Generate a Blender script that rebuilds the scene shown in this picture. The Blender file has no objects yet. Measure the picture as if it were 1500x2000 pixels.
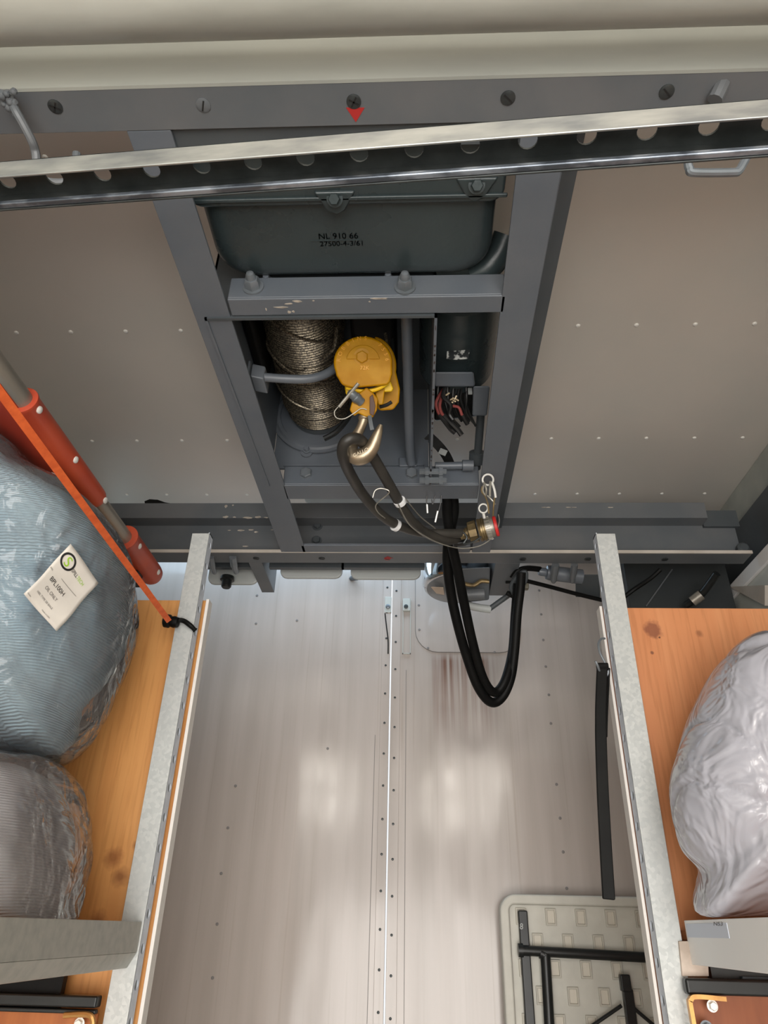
import bpy, math, random
from mathutils import Vector, Matrix, noise
from mathutils.bvhtree import BVHTree
random.seed(7)
SC = bpy.context.scene
COL = SC.collection
UP = 1.60                                   # eye height above the floor
# ------------------------------------------------------------------ camera
FPX = 1380.0
dY = Vector((62, -818, -1380)).normalized()
dZ = Vector((60, 2333, -1380)); dZ = (dZ - dZ.dot(dY) * dY).normalized()
dX = dY.cross(dZ)
ROT = Matrix((dX, dY, dZ))                  # camera axes -> room axes
cam = bpy.data.cameras.new('camera'); camo = bpy.data.objects.new('camera', cam); COL.objects.link(camo)
cam.sensor_fit = 'HORIZONTAL'; cam.sensor_width = 36.0; cam.lens = FPX / 1500 * 36
cam.clip_start = 0.01
camo.matrix_world = Matrix.Translation((0, 0, UP)) @ ROT.to_4x4()
SC.camera = camo
# ------------------------------------------------------------------ light
SC.view_settings.view_transform = 'Standard'; SC.view_settings.look = 'None'
SC.view_settings.gamma = 1; SC.view_settings.use_curve_mapping = False
SC.view_settings.exposure = -0.07
w = bpy.data.worlds.new('daylight'); SC.world = w; w.use_nodes = True
w.node_tree.nodes['Background'].inputs[0].default_value = (0.93, 0.97, 1.0, 1)
w.node_tree.nodes['Background'].inputs[1].default_value = 1.15
def area(name, loc, rot, sx, sy, e, col):
    l = bpy.data.lights.new(name, 'AREA'); l.shape = 'RECTANGLE'; l.size = sx; l.size_y = sy; l.energy = e; l.color = col
    o = bpy.data.objects.new(name, l); o.location = loc; o.rotation_euler = rot; COL.objects.link(o); return o
# daylight entering through the open end of the body behind the photographer
area('open_end_daylight', (0.10, -1.7, UP - 0.60), (math.radians(120), 0, 0), 1.8, 1.9, 84, (1.0, 0.95, 0.90))
# two high panes beside the open end
area('upper_window_daylight_left', (-.74, -1.7, UP + .92), (math.radians(90), 0, 0), .42, .42, 6, (1.0, 0.95, 0.86))
area('upper_window_daylight_right', (.45, -1.7, UP + .90), (math.radians(90), 0, 0), .72, .42, 10, (1.0, 0.93, 0.83))
# daylight falling through the roof hatch between rear beam and door
area('roof_hatch_daylight', (-0.35, 2.02, UP + 1.13), (0, 0, 0), 1.2, 0.14, 2.6, (0.55, 0.78, 1.0))

# ------------------------------------------------------------------ pixel rays onto real planes (room coordinates, eye at z = UP)
def ray(px, py):
    return ROT @ Vector(((px - 750) / FPX, (1000 - py) / FPX, -1.0))
EYE = Vector((0, 0, UP))
def P(px, py, zc): return EYE + ray(px, py) * zc
def PZ(px, py, z): r = ray(px, py); return EYE + r * (z / r.z)
def PY(px, py, y): r = ray(px, py); return EYE + r * (y / r.y)
def PX(px, py, x): r = ray(px, py); return EYE + r * (x / r.x)
def V(x, y, z): return Vector((x, y, z + UP))          # z counted from the eye height

# ------------------------------------------------------------------ materials
def lin(c): return tuple(((v / 255) / 12.92 if v / 255 <= 0.04045 else (((v / 255) + 0.055) / 1.055) ** 2.4) for v in c) + (1,)
MATS = {}
def mat(name, c1, c2=None, rough=0.5, metal=0.0, scale=6.0, stretch=(1, 1, 1), lo=0.35, hi=0.65, bump=0.0, bscale=40.0, bstretch=None,
        coat=0.0, rvar=0.0, detail=6, voro=False, alpha=1.0, emit=None, trans=0.0, dist=0.02):
    if name in MATS: return MATS[name]
    m = bpy.data.materials.new(name); m.use_nodes = True; nt = m.node_tree; N = nt.nodes; L = nt.links
    b = N['Principled BSDF']
    b.inputs['Roughness'].default_value = rough; b.inputs['Metallic'].default_value = metal
    b.inputs['Coat Weight'].default_value = coat
    if alpha < 1: b.inputs['Alpha'].default_value = alpha
    if trans: b.inputs['Transmission Weight'].default_value = trans
    c1 = lin(c1); c2 = lin(c2) if c2 else c1
    tc = N.new('ShaderNodeTexCoord'); mp = N.new('ShaderNodeMapping'); mp.inputs['Scale'].default_value = stretch
    L.new(tc.outputs['Object'], mp.inputs['Vector'])
    if voro:
        t = N.new('ShaderNodeTexVoronoi'); t.inputs['Scale'].default_value = scale; src = t.outputs['Color']
        sep = N.new('ShaderNodeSeparateColor'); L.new(src, sep.inputs[0]); src = sep.outputs[0]
    else:
        t = N.new('ShaderNodeTexNoise'); t.inputs['Scale'].default_value = scale; t.inputs['Detail'].default_value = detail; src = t.outputs['Fac']
    L.new(mp.outputs[0], t.inputs['Vector'])
    cr = N.new('ShaderNodeValToRGB'); cr.color_ramp.elements[0].position = lo; cr.color_ramp.elements[1].position = hi
    cr.color_ramp.elements[0].color = c1; cr.color_ramp.elements[1].color = c2
    L.new(src, cr.inputs[0]); L.new(cr.outputs[0], b.inputs['Base Color'])
    if rvar:
        mr = N.new('ShaderNodeMapRange'); mr.inputs[3].default_value = rough - rvar; mr.inputs[4].default_value = rough + rvar
        mr.inputs[1].default_value = 0.3; mr.inputs[2].default_value = 0.7
        L.new(src, mr.inputs[0]); L.new(mr.outputs[0], b.inputs['Roughness'])
    if bump:
        t2 = N.new('ShaderNodeTexNoise'); t2.inputs['Scale'].default_value = bscale; t2.inputs['Detail'].default_value = 4
        mp2 = N.new('ShaderNodeMapping'); mp2.inputs['Scale'].default_value = bstretch or (1, 1, 1)
        L.new(tc.outputs['Object'], mp2.inputs['Vector']); L.new(mp2.outputs[0], t2.inputs['Vector'])
        bp = N.new('ShaderNodeBump'); bp.inputs['Strength'].default_value = bump; bp.inputs['Distance'].default_value = dist
        L.new(t2.outputs['Fac'], bp.inputs['Height']); L.new(bp.outputs[0], b.inputs['Normal'])
    MATS[name] = m; m['bsdf'] = b.name
    return m
FRAME = mat('blue_grey_paint', (93, 100, 108), (101, 106, 112), rough=0.38, scale=9, bump=0.08, bscale=160, rvar=0.06, dist=0.002)
FRAMED = mat('dark_grey_paint', (68, 74, 78), (76, 81, 84), rough=0.42, scale=9, bump=0.06, bscale=160, dist=0.002)
CASTING = mat('cast_housing_paint', (50, 60, 62), (58, 68, 70), rough=0.30, scale=7, bump=0.12, bscale=90, rvar=0.08, dist=0.004)
RAILG = mat('rail_grey_paint', (90, 95, 99), (101, 103, 105), rough=0.45, scale=8, bump=0.05, bscale=120, dist=0.002)
CREAM = mat('cream_edge_paint', (196, 188, 178), (176, 168, 158), rough=0.5, scale=12)
PALE = mat('pale_green_grey_paint', (166, 168, 160), (150, 153, 147), rough=0.42, scale=3, stretch=(1, 4, 4))
PIPE = mat('roof_pipe_paint', (176, 176, 168), (158, 158, 150), rough=0.3, scale=10, stretch=(.4, 2, 2), bump=.1, bscale=30, dist=.002)
CEIL = mat('ceiling_sheet', (214, 204, 194), (200, 196, 188), rough=0.36, metal=0.15, scale=1.6, bump=0.10, bscale=5, rvar=0.05, dist=0.02)
WHITEP = mat('white_wall_paint', (196, 198, 192), (184, 188, 182), rough=0.35, scale=3)
GALVI = mat('galvanised_inner_face', (214, 220, 230), (200, 207, 218), rough=0.5, scale=60)
WHITEB = mat('white_beam_paint', (240, 239, 238), (234, 234, 234), rough=0.4, scale=4)
RIVET = mat('rivet_metal', (232, 230, 224), rough=0.35, metal=0.2)
STEEL = mat('bolt_steel', (122, 128, 134), (110, 116, 120), rough=0.32, metal=0.3, scale=30)
DSTEEL = mat('dark_screw_steel', (52, 56, 58), (72, 76, 76), rough=0.4, metal=0.5, scale=60)
GALV = mat('galvanised_steel', (196, 198, 196), (182, 185, 184), rough=0.42, metal=0.2, scale=170, voro=True, lo=0.1, hi=0.9, rvar=0.06, bump=0.04, bscale=90, dist=0.002)
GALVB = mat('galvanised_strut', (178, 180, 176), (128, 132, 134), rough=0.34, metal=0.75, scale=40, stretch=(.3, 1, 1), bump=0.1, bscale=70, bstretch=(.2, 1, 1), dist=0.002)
GALVD = mat('shaded_strut_inside', (74, 78, 78), (56, 60, 60), rough=0.4, metal=0.5, scale=30, bump=0.1, bscale=70, dist=0.002)  # galvanised inside of the channel, with its shade put into the colour
GALVE = mat('blue_lit_strut_lip', (150, 158, 168), (84, 90, 98), rough=0.3, metal=0.6, scale=45, stretch=(.5, 1, 1), lo=.42, hi=.6)  # galvanised lip, with the bluish light on it put into the colour
GALVL = mat('galvanised_pale_shelf_beam', (168, 166, 158), (150, 150, 143), rough=0.42, metal=0.3, scale=60, lo=.4, hi=.75)
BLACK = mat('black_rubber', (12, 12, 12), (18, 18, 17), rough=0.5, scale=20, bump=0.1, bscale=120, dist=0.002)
HOSE = mat('hose_rubber', (44, 42, 39), (58, 55, 50), rough=0.45, scale=18, bump=0.06, bscale=150, dist=0.002)
BLACKM = mat('black_metal', (28, 30, 30), (36, 38, 38), rough=0.35, scale=20, metal=.2)
YELLOW = mat('yellow_block_paint', (190, 138, 0), (172, 118, 0), rough=0.5, scale=26, bump=0.15, bscale=60, dist=0.003, rvar=.08)
YELLOW2 = mat('bright_yellow_edge_paint', (238, 196, 22), (222, 170, 16), rough=0.45, scale=30)
HOOKM = mat('bronze_hook_metal', (186, 170, 146), (150, 134, 112), rough=0.34, metal=0.75, scale=25, bump=.1, bscale=80, dist=.002)
BRASS = mat('olive_brass', (150, 130, 92), (112, 96, 70), rough=0.36, metal=0.7, scale=40)
GOLD = mat('gold_zinc', (210, 160, 96), (176, 128, 74), rough=0.35, metal=0.6, scale=30)
CHROME = mat('chrome', (214, 218, 222), rough=0.08, metal=1.0)
WIRE = mat('pale_steel_wire', (176, 172, 162), (146, 142, 132), rough=0.35, metal=0.6, scale=60)
ROPE = mat('wire_rope_steel', (134, 124, 106), (62, 57, 50), rough=0.36, metal=0.7, scale=420, stretch=(1, .5, 1.0), lo=.42, hi=.58, detail=2)
ORANGE = mat('orange_red_plastic', (196, 80, 48), (180, 68, 42), rough=0.42, scale=9, bump=.06, bscale=60, dist=.002)
ORANGED = mat('stretcher_shell_plastic', (150, 52, 34), (138, 46, 32), rough=0.5, scale=9)
STRAPO = mat('orange_strap_webbing', (226, 104, 48), (206, 88, 38), rough=0.6, scale=80)
ALU = mat('dull_aluminium', (168, 160, 148), (142, 138, 130), rough=0.36, metal=0.5, scale=30, stretch=(1, .2, 1), bump=.05, bscale=80, dist=.002)
PAPER = mat('label_paper', (222, 216, 206), (208, 202, 194), rough=0.5, scale=14)
INK = mat('black_ink', (24, 24, 24), rough=0.6)
GREYINK = mat('faded_ink', (96, 92, 90), rough=0.6)
GREEN = mat('green_ink', (150, 196, 40), rough=0.6)
RED = mat('red_paint', (206, 44, 40), rough=0.45)
REDD = mat('dark_red_paint', (150, 44, 44), rough=0.5)
PALEBOX = mat('pale_lamp_housing', (178, 182, 180), rough=0.5)
TABLEM = mat('table_plastic', (206, 204, 194), (196, 194, 184), rough=0.55, scale=20, bump=.06, bscale=200, dist=.001)
WIREB = mat('black_wire_sheath', (26, 26, 26), rough=.4)
WIRER = mat('dull_red_wire_sheath', (142, 66, 62), rough=.45)
WIREC = mat('copper_white_wire_end', (226, 206, 170), rough=.4)
STICK = mat('torn_sticker', (210, 212, 208), (44, 48, 50), rough=.5, scale=95, lo=.44, hi=.52)
PATINA = mat('beige_sticker', (206, 186, 166), rough=.5)
SEAL = mat('grey_sealant', (128, 124, 122), rough=.6)
FLOORM = mat('grey_floor_paint', (150, 148, 144), (136, 134, 130), rough=.6)
WHITET = mat('white_edge_trim', (226, 220, 214), rough=.5)
CHIP = mat('chipped_primer', (196, 186, 172), (150, 142, 132), rough=.7, scale=60)
BLUESIDE = GALV

def wood_mat(name, a, b, knots):
    m = bpy.data.materials.new(name); m.use_nodes = True; nt = m.node_tree; N = nt.nodes; L = nt.links; bs = N['Principled BSDF']
    bs.inputs['Roughness'].default_value = 0.5
    tc = N.new('ShaderNodeTexCoord'); mp = N.new('ShaderNodeMapping'); mp.inputs['Scale'].default_value = (9, 9, 0.8)
    L.new(tc.outputs['Object'], mp.inputs['Vector'])
    n1 = N.new('ShaderNodeTexNoise'); n1.inputs['Scale'].default_value = 2.2; n1.inputs['Detail'].default_value = 5; n1.inputs['Distortion'].default_value = 1.2
    L.new(mp.outputs[0], n1.inputs['Vector'])
    cr = N.new('ShaderNodeValToRGB'); cr.color_ramp.elements[0].position = .3; cr.color_ramp.elements[1].position = .72
    cr.color_ramp.elements[0].color = lin(a); cr.color_ramp.elements[1].color = lin(b); L.new(n1.outputs['Fac'], cr.inputs[0])
    mp2 = N.new('ShaderNodeMapping'); mp2.inputs['Scale'].default_value = (90, 90, 5); L.new(tc.outputs['Object'], mp2.inputs['Vector'])
    n2 = N.new('ShaderNodeTexNoise'); n2.inputs['Scale'].default_value = 1.6; n2.inputs['Detail'].default_value = 3; L.new(mp2.outputs[0], n2.inputs['Vector'])
    cr2 = N.new('ShaderNodeValToRGB'); cr2.color_ramp.elements[0].position = .34; cr2.color_ramp.elements[1].position = .5
    cr2.color_ramp.elements[0].color = (.88, .85, .80, 1); cr2.color_ramp.elements[1].color = (1, 1, 1, 1); L.new(n2.outputs['Fac'], cr2.inputs[0])
    mx = N.new('ShaderNodeMix'); mx.data_type = 'RGBA'; mx.blend_type = 'MULTIPLY'; mx.inputs[0].default_value = 1
    L.new(cr.outputs[0], mx.inputs[6]); L.new(cr2.outputs[0], mx.inputs[7])
    out = mx.outputs[2]
    for (kx, kz, kr, kc, soft) in knots:          # knots and stains that belong to the wood
        d = N.new('ShaderNodeVectorMath'); d.operation = 'SUBTRACT'; d.inputs[1].default_value = (kx, 0, kz)
        L.new(tc.outputs['Object'], d.inputs[0])
        ml = N.new('ShaderNodeVectorMath'); ml.operation = 'MULTIPLY'; ml.inputs[1].default_value = (1, 0, 1); L.new(d.outputs[0], ml.inputs[0])
        nd = N.new('ShaderNodeTexNoise'); nd.inputs['Scale'].default_value = 90; L.new(tc.outputs['Object'], nd.inputs['Vector'])
        ln = N.new('ShaderNodeVectorMath'); ln.operation = 'LENGTH'; L.new(ml.outputs[0], ln.inputs[0])
        ad = N.new('ShaderNodeMath'); ad.operation = 'MULTIPLY_ADD'; ad.inputs[1].default_value = kr * 1.2; L.new(nd.outputs['Fac'], ad.inputs[0]); L.new(ln.outputs['Value'], ad.inputs[2])
        mr = N.new('ShaderNodeMapRange'); mr.inputs[1].default_value = kr * 1.6 * (1 - soft * .5); mr.inputs[2].default_value = kr * (1.6 + soft); mr.inputs[3].default_value = .8; mr.inputs[4].default_value = 0
        L.new(ad.outputs[0], mr.inputs[0])
        m2 = N.new('ShaderNodeMix'); m2.data_type = 'RGBA'; L.new(mr.outputs[0], m2.inputs[0]); L.new(out, m2.inputs[6]); m2.inputs[7].default_value = lin(kc); out = m2.outputs[2]
    L.new(out, bs.inputs['Base Color'])
    return m

def door_mat():
    m = bpy.data.materials.new('glossy_white_door_sheet'); m.use_nodes = True; nt = m.node_tree; N = nt.nodes; L = nt.links; bs = N['Principled BSDF']
    tc = N.new('ShaderNodeTexCoord')
    def noise_(sc, scale, det=5):
        mp = N.new('ShaderNodeMapping'); mp.inputs['Scale'].default_value = sc; L.new(tc.outputs['Object'], mp.inputs['Vector'])
        n = N.new('ShaderNodeTexNoise'); n.inputs['Scale'].default_value = scale; n.inputs['Detail'].default_value = det; L.new(mp.outputs[0], n.inputs['Vector']); return n.outputs['Fac']
    cr = N.new('ShaderNodeValToRGB'); cr.color_ramp.elements[0].position = .3; cr.color_ramp.elements[1].position = .75
    cr.color_ramp.elements[0].color = lin((192, 183, 177)); cr.color_ramp.elements[1].color = lin((176, 167, 160))
    L.new(noise_((12, 1, .6), 2.0), cr.inputs[0])
    # fine vertical dirt streaks
    st = N.new('ShaderNodeMapRange'); st.inputs[1].default_value = .60; st.inputs[2].default_value = .75; st.inputs[3].default_value = 0; st.inputs[4].default_value = .35
    L.new(noise_((60, 1, .9), 1.4, 3), st.inputs[0])
    m1 = N.new('ShaderNodeMix'); m1.data_type = 'RGBA'; L.new(st.outputs[0], m1.inputs[0]); L.new(cr.outputs[0], m1.inputs[6]); m1.inputs[7].default_value = lin((150, 136, 120))
    # rust run below the inspection cover
    sp = N.new('ShaderNodeSeparateXYZ'); L.new(tc.outputs['Object'], sp.inputs[0])
    def rng(src, a, b, c, d):
        r = N.new('ShaderNodeMapRange'); r.inputs[1].default_value = a; r.inputs[2].default_value = b; r.inputs[3].default_value = c; r.inputs[4].default_value = d; L.new(src, r.inputs[0]); return r.outputs[0]
    def mul(a, b):
        k = N.new('ShaderNodeMath'); k.operation = 'MULTIPLY'; L.new(a, k.inputs[0]); L.new(b, k.inputs[1]); return k.outputs[0]
    a = PY(835, 1290, 2.15); b = PY(975, 1290, 2.15); zt = a.z; zb = PY(900, 1460, 2.15).z
    k = mul(mul(rng(sp.outputs[0], a.x, a.x + .03, 0, 1), rng(sp.outputs[0], b.x - .05, b.x, 1, 0)), mul(rng(sp.outputs[2], zb, zt - .02, 0, 1), rng(sp.outputs[2], zt, zt + .03, 1, 0)))
    k = mul(k, rng(noise_((70, 1, 1.2), 1.3, 3), .38, .62, 0, 1.0))
    m2 = N.new('ShaderNodeMix'); m2.data_type = 'RGBA'; L.new(k, m2.inputs[0]); L.new(m1.outputs[2], m2.inputs[6]); m2.inputs[7].default_value = lin((132, 104, 92))
    L.new(m2.outputs[2], bs.inputs['Base Color'])
    L.new(rng(noise_((14, 1, .8), 1.5), .3, .7, .10, .22), bs.inputs['Roughness'])
    bp = N.new('ShaderNodeBump'); bp.inputs['Strength'].default_value = .35; bp.inputs['Distance'].default_value = .02
    L.new(noise_((2.4, 1, 1.0), 1.6, 2), bp.inputs['Height']); L.new(bp.outputs[0], bs.inputs['Normal'])
    return m

def film_mat(name, tint, opac, rough=.12, scale=9):
    m = bpy.data.materials.new(name); m.use_nodes = True; nt = m.node_tree; N = nt.nodes; L = nt.links; N.remove(N['Principled BSDF'])
    out = N['Material Output']; tc = N.new('ShaderNodeTexCoord')
    n = N.new('ShaderNodeTexNoise'); n.inputs['Scale'].default_value = scale; n.inputs['Detail'].default_value = 3; n.inputs['Distortion'].default_value = 1.5
    L.new(tc.outputs['Object'], n.inputs['Vector'])
    bp = N.new('ShaderNodeBump'); bp.inputs['Strength'].default_value = .9; bp.inputs['Distance'].default_value = .02; L.new(n.outputs['Fac'], bp.inputs['Height'])
    tr = N.new('ShaderNodeBsdfTransparent'); df = N.new('ShaderNodeBsdfDiffuse'); df.inputs[0].default_value = lin(tint)
    tl = N.new('ShaderNodeBsdfTranslucent'); tl.inputs[0].default_value = lin(tint)
    gl = N.new('ShaderNodeBsdfGlossy'); gl.inputs['Roughness'].default_value = rough; L.new(bp.outputs[0], gl.inputs['Normal'])
    a1 = N.new('ShaderNodeMixShader'); a1.inputs[0].default_value = .4; L.new(df.outputs[0], a1.inputs[1]); L.new(tl.outputs[0], a1.inputs[2])
    a2 = N.new('ShaderNodeMixShader'); a2.inputs[0].default_value = opac; L.new(tr.outputs[0], a2.inputs[1]); L.new(a1.outputs[0], a2.inputs[2])
    fr = N.new('ShaderNodeFresnel'); fr.inputs[0].default_value = 1.45; L.new(bp.outputs[0], fr.inputs['Normal'])
    a3 = N.new('ShaderNodeMixShader'); L.new(fr.outputs[0], a3.inputs[0]); L.new(a2.outputs[0], a3.inputs[1]); L.new(gl.outputs[0], a3.inputs[2])
    L.new(a3.outputs[0], out.inputs['Surface']); return m

YELLOW.node_tree.nodes['Principled BSDF'].inputs['Specular IOR Level'].default_value = .25
for m_ in (BLACK,): m_.node_tree.nodes['Principled BSDF'].inputs['Specular IOR Level'].default_value = .15
LOCK = mat('dark_locker_paint', (42, 46, 48), (50, 54, 55), rough=.5)
# ------------------------------------------------------------------ mesh helpers
WL = {}                                              # world location of each built object
def tag(o, label=None, cat=None, group=None, kind=None):
    if label: o['label'] = label
    if cat: o['category'] = cat
    if group: o['group'] = group
    if kind: o['kind'] = kind
    return o
def thing(name, loc, label, cat, group=None):
    o = bpy.data.objects.new(name, None); COL.objects.link(o); o.location = loc; o.empty_display_size = .05; WL[o] = Vector(loc)
    return tag(o, label, cat, group)
class MB:
    def __init__(s): s.v = []; s.f = []
    def add(s, vs, fs):
        n = len(s.v); s.v += [Vector(x) for x in vs]; s.f += [tuple(i + n for i in f) for f in fs]; return s
    def hexa(s, p):                                  # p[0..3] bottom loop, p[4..7] top loop
        return s.add(p, [(0, 3, 2, 1), (4, 5, 6, 7), (0, 1, 5, 4), (1, 2, 6, 5), (2, 3, 7, 6), (3, 0, 4, 7)])
    def box(s, x0, x1, y0, y1, z0, z1):
        z0 += UP; z1 += UP
        return s.hexa([(x0, y0, z0), (x1, y0, z0), (x1, y1, z0), (x0, y1, z0), (x0, y0, z1), (x1, y0, z1), (x1, y1, z1), (x0, y1, z1)])
    def obox(s, c, u, v, w):                         # centre and three half-axes
        c, u, v, w = map(Vector, (c, u, v, w))
        return s.hexa([c - u - v - w, c + u - v - w, c + u + v - w, c - u + v - w, c - u - v + w, c + u - v + w, c + u + v + w, c - u + v + w])
    def prism(s, poly, d):
        n = len(poly); d = Vector(d); a = [Vector(p) for p in poly]
        return s.add(a + [p + d for p in a], [tuple(range(n))[::-1], tuple(range(n, 2 * n))] + [(i, (i + 1) % n, n + (i + 1) % n, n + i) for i in range(n)])
    def tube(s, path, r, seg=12, cap=True, flat=None, closed=False):
        pts = [Vector(p) for p in path]; n = len(pts); rs = r if isinstance(r, (list, tuple)) else [r] * n
        base = len(s.v); up = None
        for i in range(n):
            t = (pts[(i + 1) % n] - pts[i - 1]) if closed else (pts[min(i + 1, n - 1)] - pts[max(i - 1, 0)])
            t.normalize()
            if up is None:
                up = Vector((0, 0, 1)) if abs(t.z) < .8 else Vector((1, 0, 0))
            if flat is not None: up = Vector(flat)
            a = (up - up.dot(t) * t).normalized(); b = t.cross(a); up = a
            for k in range(seg):
                an = 2 * math.pi * k / seg
                s.v.append(pts[i] + (a * math.cos(an) + b * math.sin(an)) * rs[i])
        m = n if closed else n - 1
        for i in range(m):
            j = (i + 1) % n
            for k in range(seg):
                l = (k + 1) % seg
                s.f.append((base + i * seg + k, base + i * seg + l, base + j * seg + l, base + j * seg + k))
        if cap and not closed:
            s.f.append(tuple(base + k for k in range(seg))[::-1]); s.f.append(tuple(base + (n - 1) * seg + k for k in range(seg)))
        return s
    def lathe(s, o, d, prof, seg=24, cap=True):      # prof: (distance along d, radius)
        d = Vector(d).normalized(); o = Vector(o)
        a = (Vector((0, 0, 1)) if abs(d.z) < .8 else Vector((1, 0, 0))); a = (a - a.dot(d) * d).normalized(); b = d.cross(a)
        base = len(s.v)
        for (t, r) in prof:
            for k in range(seg):
                an = 2 * math.pi * k / seg; s.v.append(o + d * t + (a * math.cos(an) + b * math.sin(an)) * r)
        for i in range(len(prof) - 1):
            for k in range(seg):
                l = (k + 1) % seg; s.f.append((base + i * seg + k, base + i * seg + l, base + (i + 1) * seg + l, base + (i + 1) * seg + k))
        if cap:
            s.f.append(tuple(base + k for k in range(seg))[::-1]); s.f.append(tuple(base + (len(prof) - 1) * seg + k for k in range(seg)))
        return s
    def ribbon(s, path, wid, thick, nrm):            # flat band, wid along nrm x tangent
        pts = [Vector(p) for p in path]; n = len(pts); base = len(s.v)
        for i in range(n):
            t = (pts[min(i + 1, n - 1)] - pts[max(i - 1, 0)]).normalized()
            nn = Vector(nrm[i] if isinstance(nrm, list) else nrm); nn = (nn - nn.dot(t) * t).normalized(); b = t.cross(nn)
            w_ = wid[i] if isinstance(wid, (list, tuple)) else wid
            for (p, q) in ((-1, -1), (1, -1), (1, 1), (-1, 1)): s.v.append(pts[i] + b * p * w_ / 2 + nn * q * thick / 2)
        for i in range(n - 1):
            for k in range(4):
                l = (k + 1) % 4; s.f.append((base + 4 * i + k, base + 4 * i + l, base + 4 * i + 4 + l, base + 4 * i + 4 + k))
        s.f.append((base + 3, base + 2, base + 1, base)); e = base + 4 * (n - 1); s.f.append((e, e + 1, e + 2, e + 3)); return s
    def holed(s, o, u, v, nn, length, width, thick, first, pitch, r, off=0.5):
        """plate with a row of real round holes; o corner, u length dir, v width dir, nn thickness dir"""
        u = Vector(u).normalized(); v = Vector(v).normalized(); nn = Vector(nn).normalized() * thick; o = Vector(o)
        K = 16; hs = []; c = first
        while c + pitch / 2 <= length: hs.append(c); c += pitch
        def q(a, b, z): return o + u * a + v * b + nn * z
        if not hs: return s
        s.hexa([q(0, 0, 0), q(hs[0] - pitch / 2, 0, 0), q(hs[0] - pitch / 2, width, 0), q(0, width, 0), q(0, 0, 1), q(hs[0] - pitch / 2, 0, 1), q(hs[0] - pitch / 2, width, 1), q(0, width, 1)])
        e = hs[-1] + pitch / 2
        if length - e > 1e-4: s.hexa([q(e, 0, 0), q(length, 0, 0), q(length, width, 0), q(e, width, 0), q(e, 0, 1), q(length, 0, 1), q(length, width, 1), q(e, width, 1)])
        for c in hs:
            base = len(s.v)
            for z in (0, 1):
                for k in range(K):
                    an = 2 * math.pi * k / K; ca, sa = math.cos(an), math.sin(an); s.v.append(q(c + r * ca, width * off + r * sa, z))
                for k in range(K):
                    an = 2 * math.pi * k / K; ca, sa = math.cos(an), math.sin(an); m_ = max(abs(ca), abs(sa)); s.v.append(q(c + pitch / 2 * ca / m_, width * .5 + width / 2 * sa / m_, z))
            for k in range(K):
                l = (k + 1) % K; A = base; B = base + K; C = base + 2 * K; D = base + 3 * K
                s.f += [(A + k, A + l, B + l, B + k), (C + k, D + k, D + l, C + l), (A + k, C + k, C + l, A + l)]
        return s
    def build(s, name, m, parent=None, bevel=0, smooth=35, label=None, kind=None, loc=None):
        o_loc = Vector(loc) if loc is not None else (Vector((0, 0, 0)) if parent is None else WL[parent])
        me = bpy.data.meshes.new(name); me.from_pydata([tuple(p - o_loc) for p in s.v], [], s.f)
        import bmesh
        b = bmesh.new(); b.from_mesh(me); bmesh.ops.recalc_face_normals(b, faces=b.faces); b.to_mesh(me); b.free()
        me.materials.append(m)
        for p in me.polygons: p.use_smooth = True
        me.set_sharp_from_angle(angle=math.radians(smooth))
        o = bpy.data.objects.new(name, me); COL.objects.link(o); WL[o] = o_loc
        if parent is not None: o.parent = parent; o.location = o_loc - WL[parent]
        else: o.location = o_loc
        if bevel:
            bv = o.modifiers.new('bevel', 'BEVEL'); bv.width = bevel; bv.segments = 2; bv.limit_method = 'ANGLE'; bv.angle_limit = math.radians(40); bv.harden_normals = True
        return tag(o, label, kind=kind)
def copy_part(src, parent, loc):
    c = src.copy(); COL.objects.link(c); c.parent = parent; c.location = Vector(loc) - (WL[parent] if parent else Vector((0, 0, 0))); WL[c] = Vector(loc); return c
def spline(pts, n=8):                                 # Catmull-Rom
    pts = [Vector(p) for p in pts]; out = []
    for i in range(len(pts) - 1):
        p0 = pts[max(i - 1, 0)]; p1 = pts[i]; p2 = pts[i + 1]; p3 = pts[min(i + 2, len(pts) - 1)]
        for k in range(n):
            t = k / n; out.append(.5 * ((2 * p1) + (p2 - p0) * t + (2 * p0 - 5 * p1 + 4 * p2 - p3) * t * t + (3 * p1 - p0 - 3 * p2 + p3) * t ** 3))
    out.append(pts[-1]); return out
def PP(l, n=8): return spline([P(*q) for q in l], n)
def sspline(vals, n=8):
    return [v.x for v in spline([Vector((q, 0, 0)) for q in vals], n)]
def text_part(txt, fn, size, m, parent, name='lettering', depth=0.0, align='LEFT'):
    c = bpy.data.curves.new('t', 'FONT'); c.body = txt; c.size = size; c.extrude = depth; c.align_x = align
    o = bpy.data.objects.new('t', c); COL.objects.link(o); dg = bpy.context.evaluated_depsgraph_get(); dg.update()
    me = bpy.data.meshes.new_from_object(o.evaluated_get(dg)); bpy.data.objects.remove(o)
    me.name = name
    pl = WL[parent] if parent else Vector((0, 0, 0))
    for v in me.vertices: v.co = fn(v.co.x, v.co.y, v.co.z) - pl
    me.materials.clear(); me.materials.append(m)
    q = bpy.data.objects.new(name, me); COL.objects.link(q); WL[q] = pl
    if parent: q.parent = parent; q.location = (0, 0, 0)
    return q
def hexbolt(c, d, r, h, m, parent, name='bolt', dome=0.0, wash=1.35):
    d = Vector(d).normalized(); b = MB(); b.lathe(c, d, [(0, r * wash), (h * .18, r * wash)], 20)
    b.lathe(Vector(c) + d * h * .18, d, [(0, r), (h * .8, r), (h, r * .86)], 6)
    if dome: b.lathe(Vector(c) + d * h, d, [(0, r * .62), (dome * .6, r * .62), (dome * .9, r * .45), (dome, r * .15)], 14)
    return b.build(name, m, parent)

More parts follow.
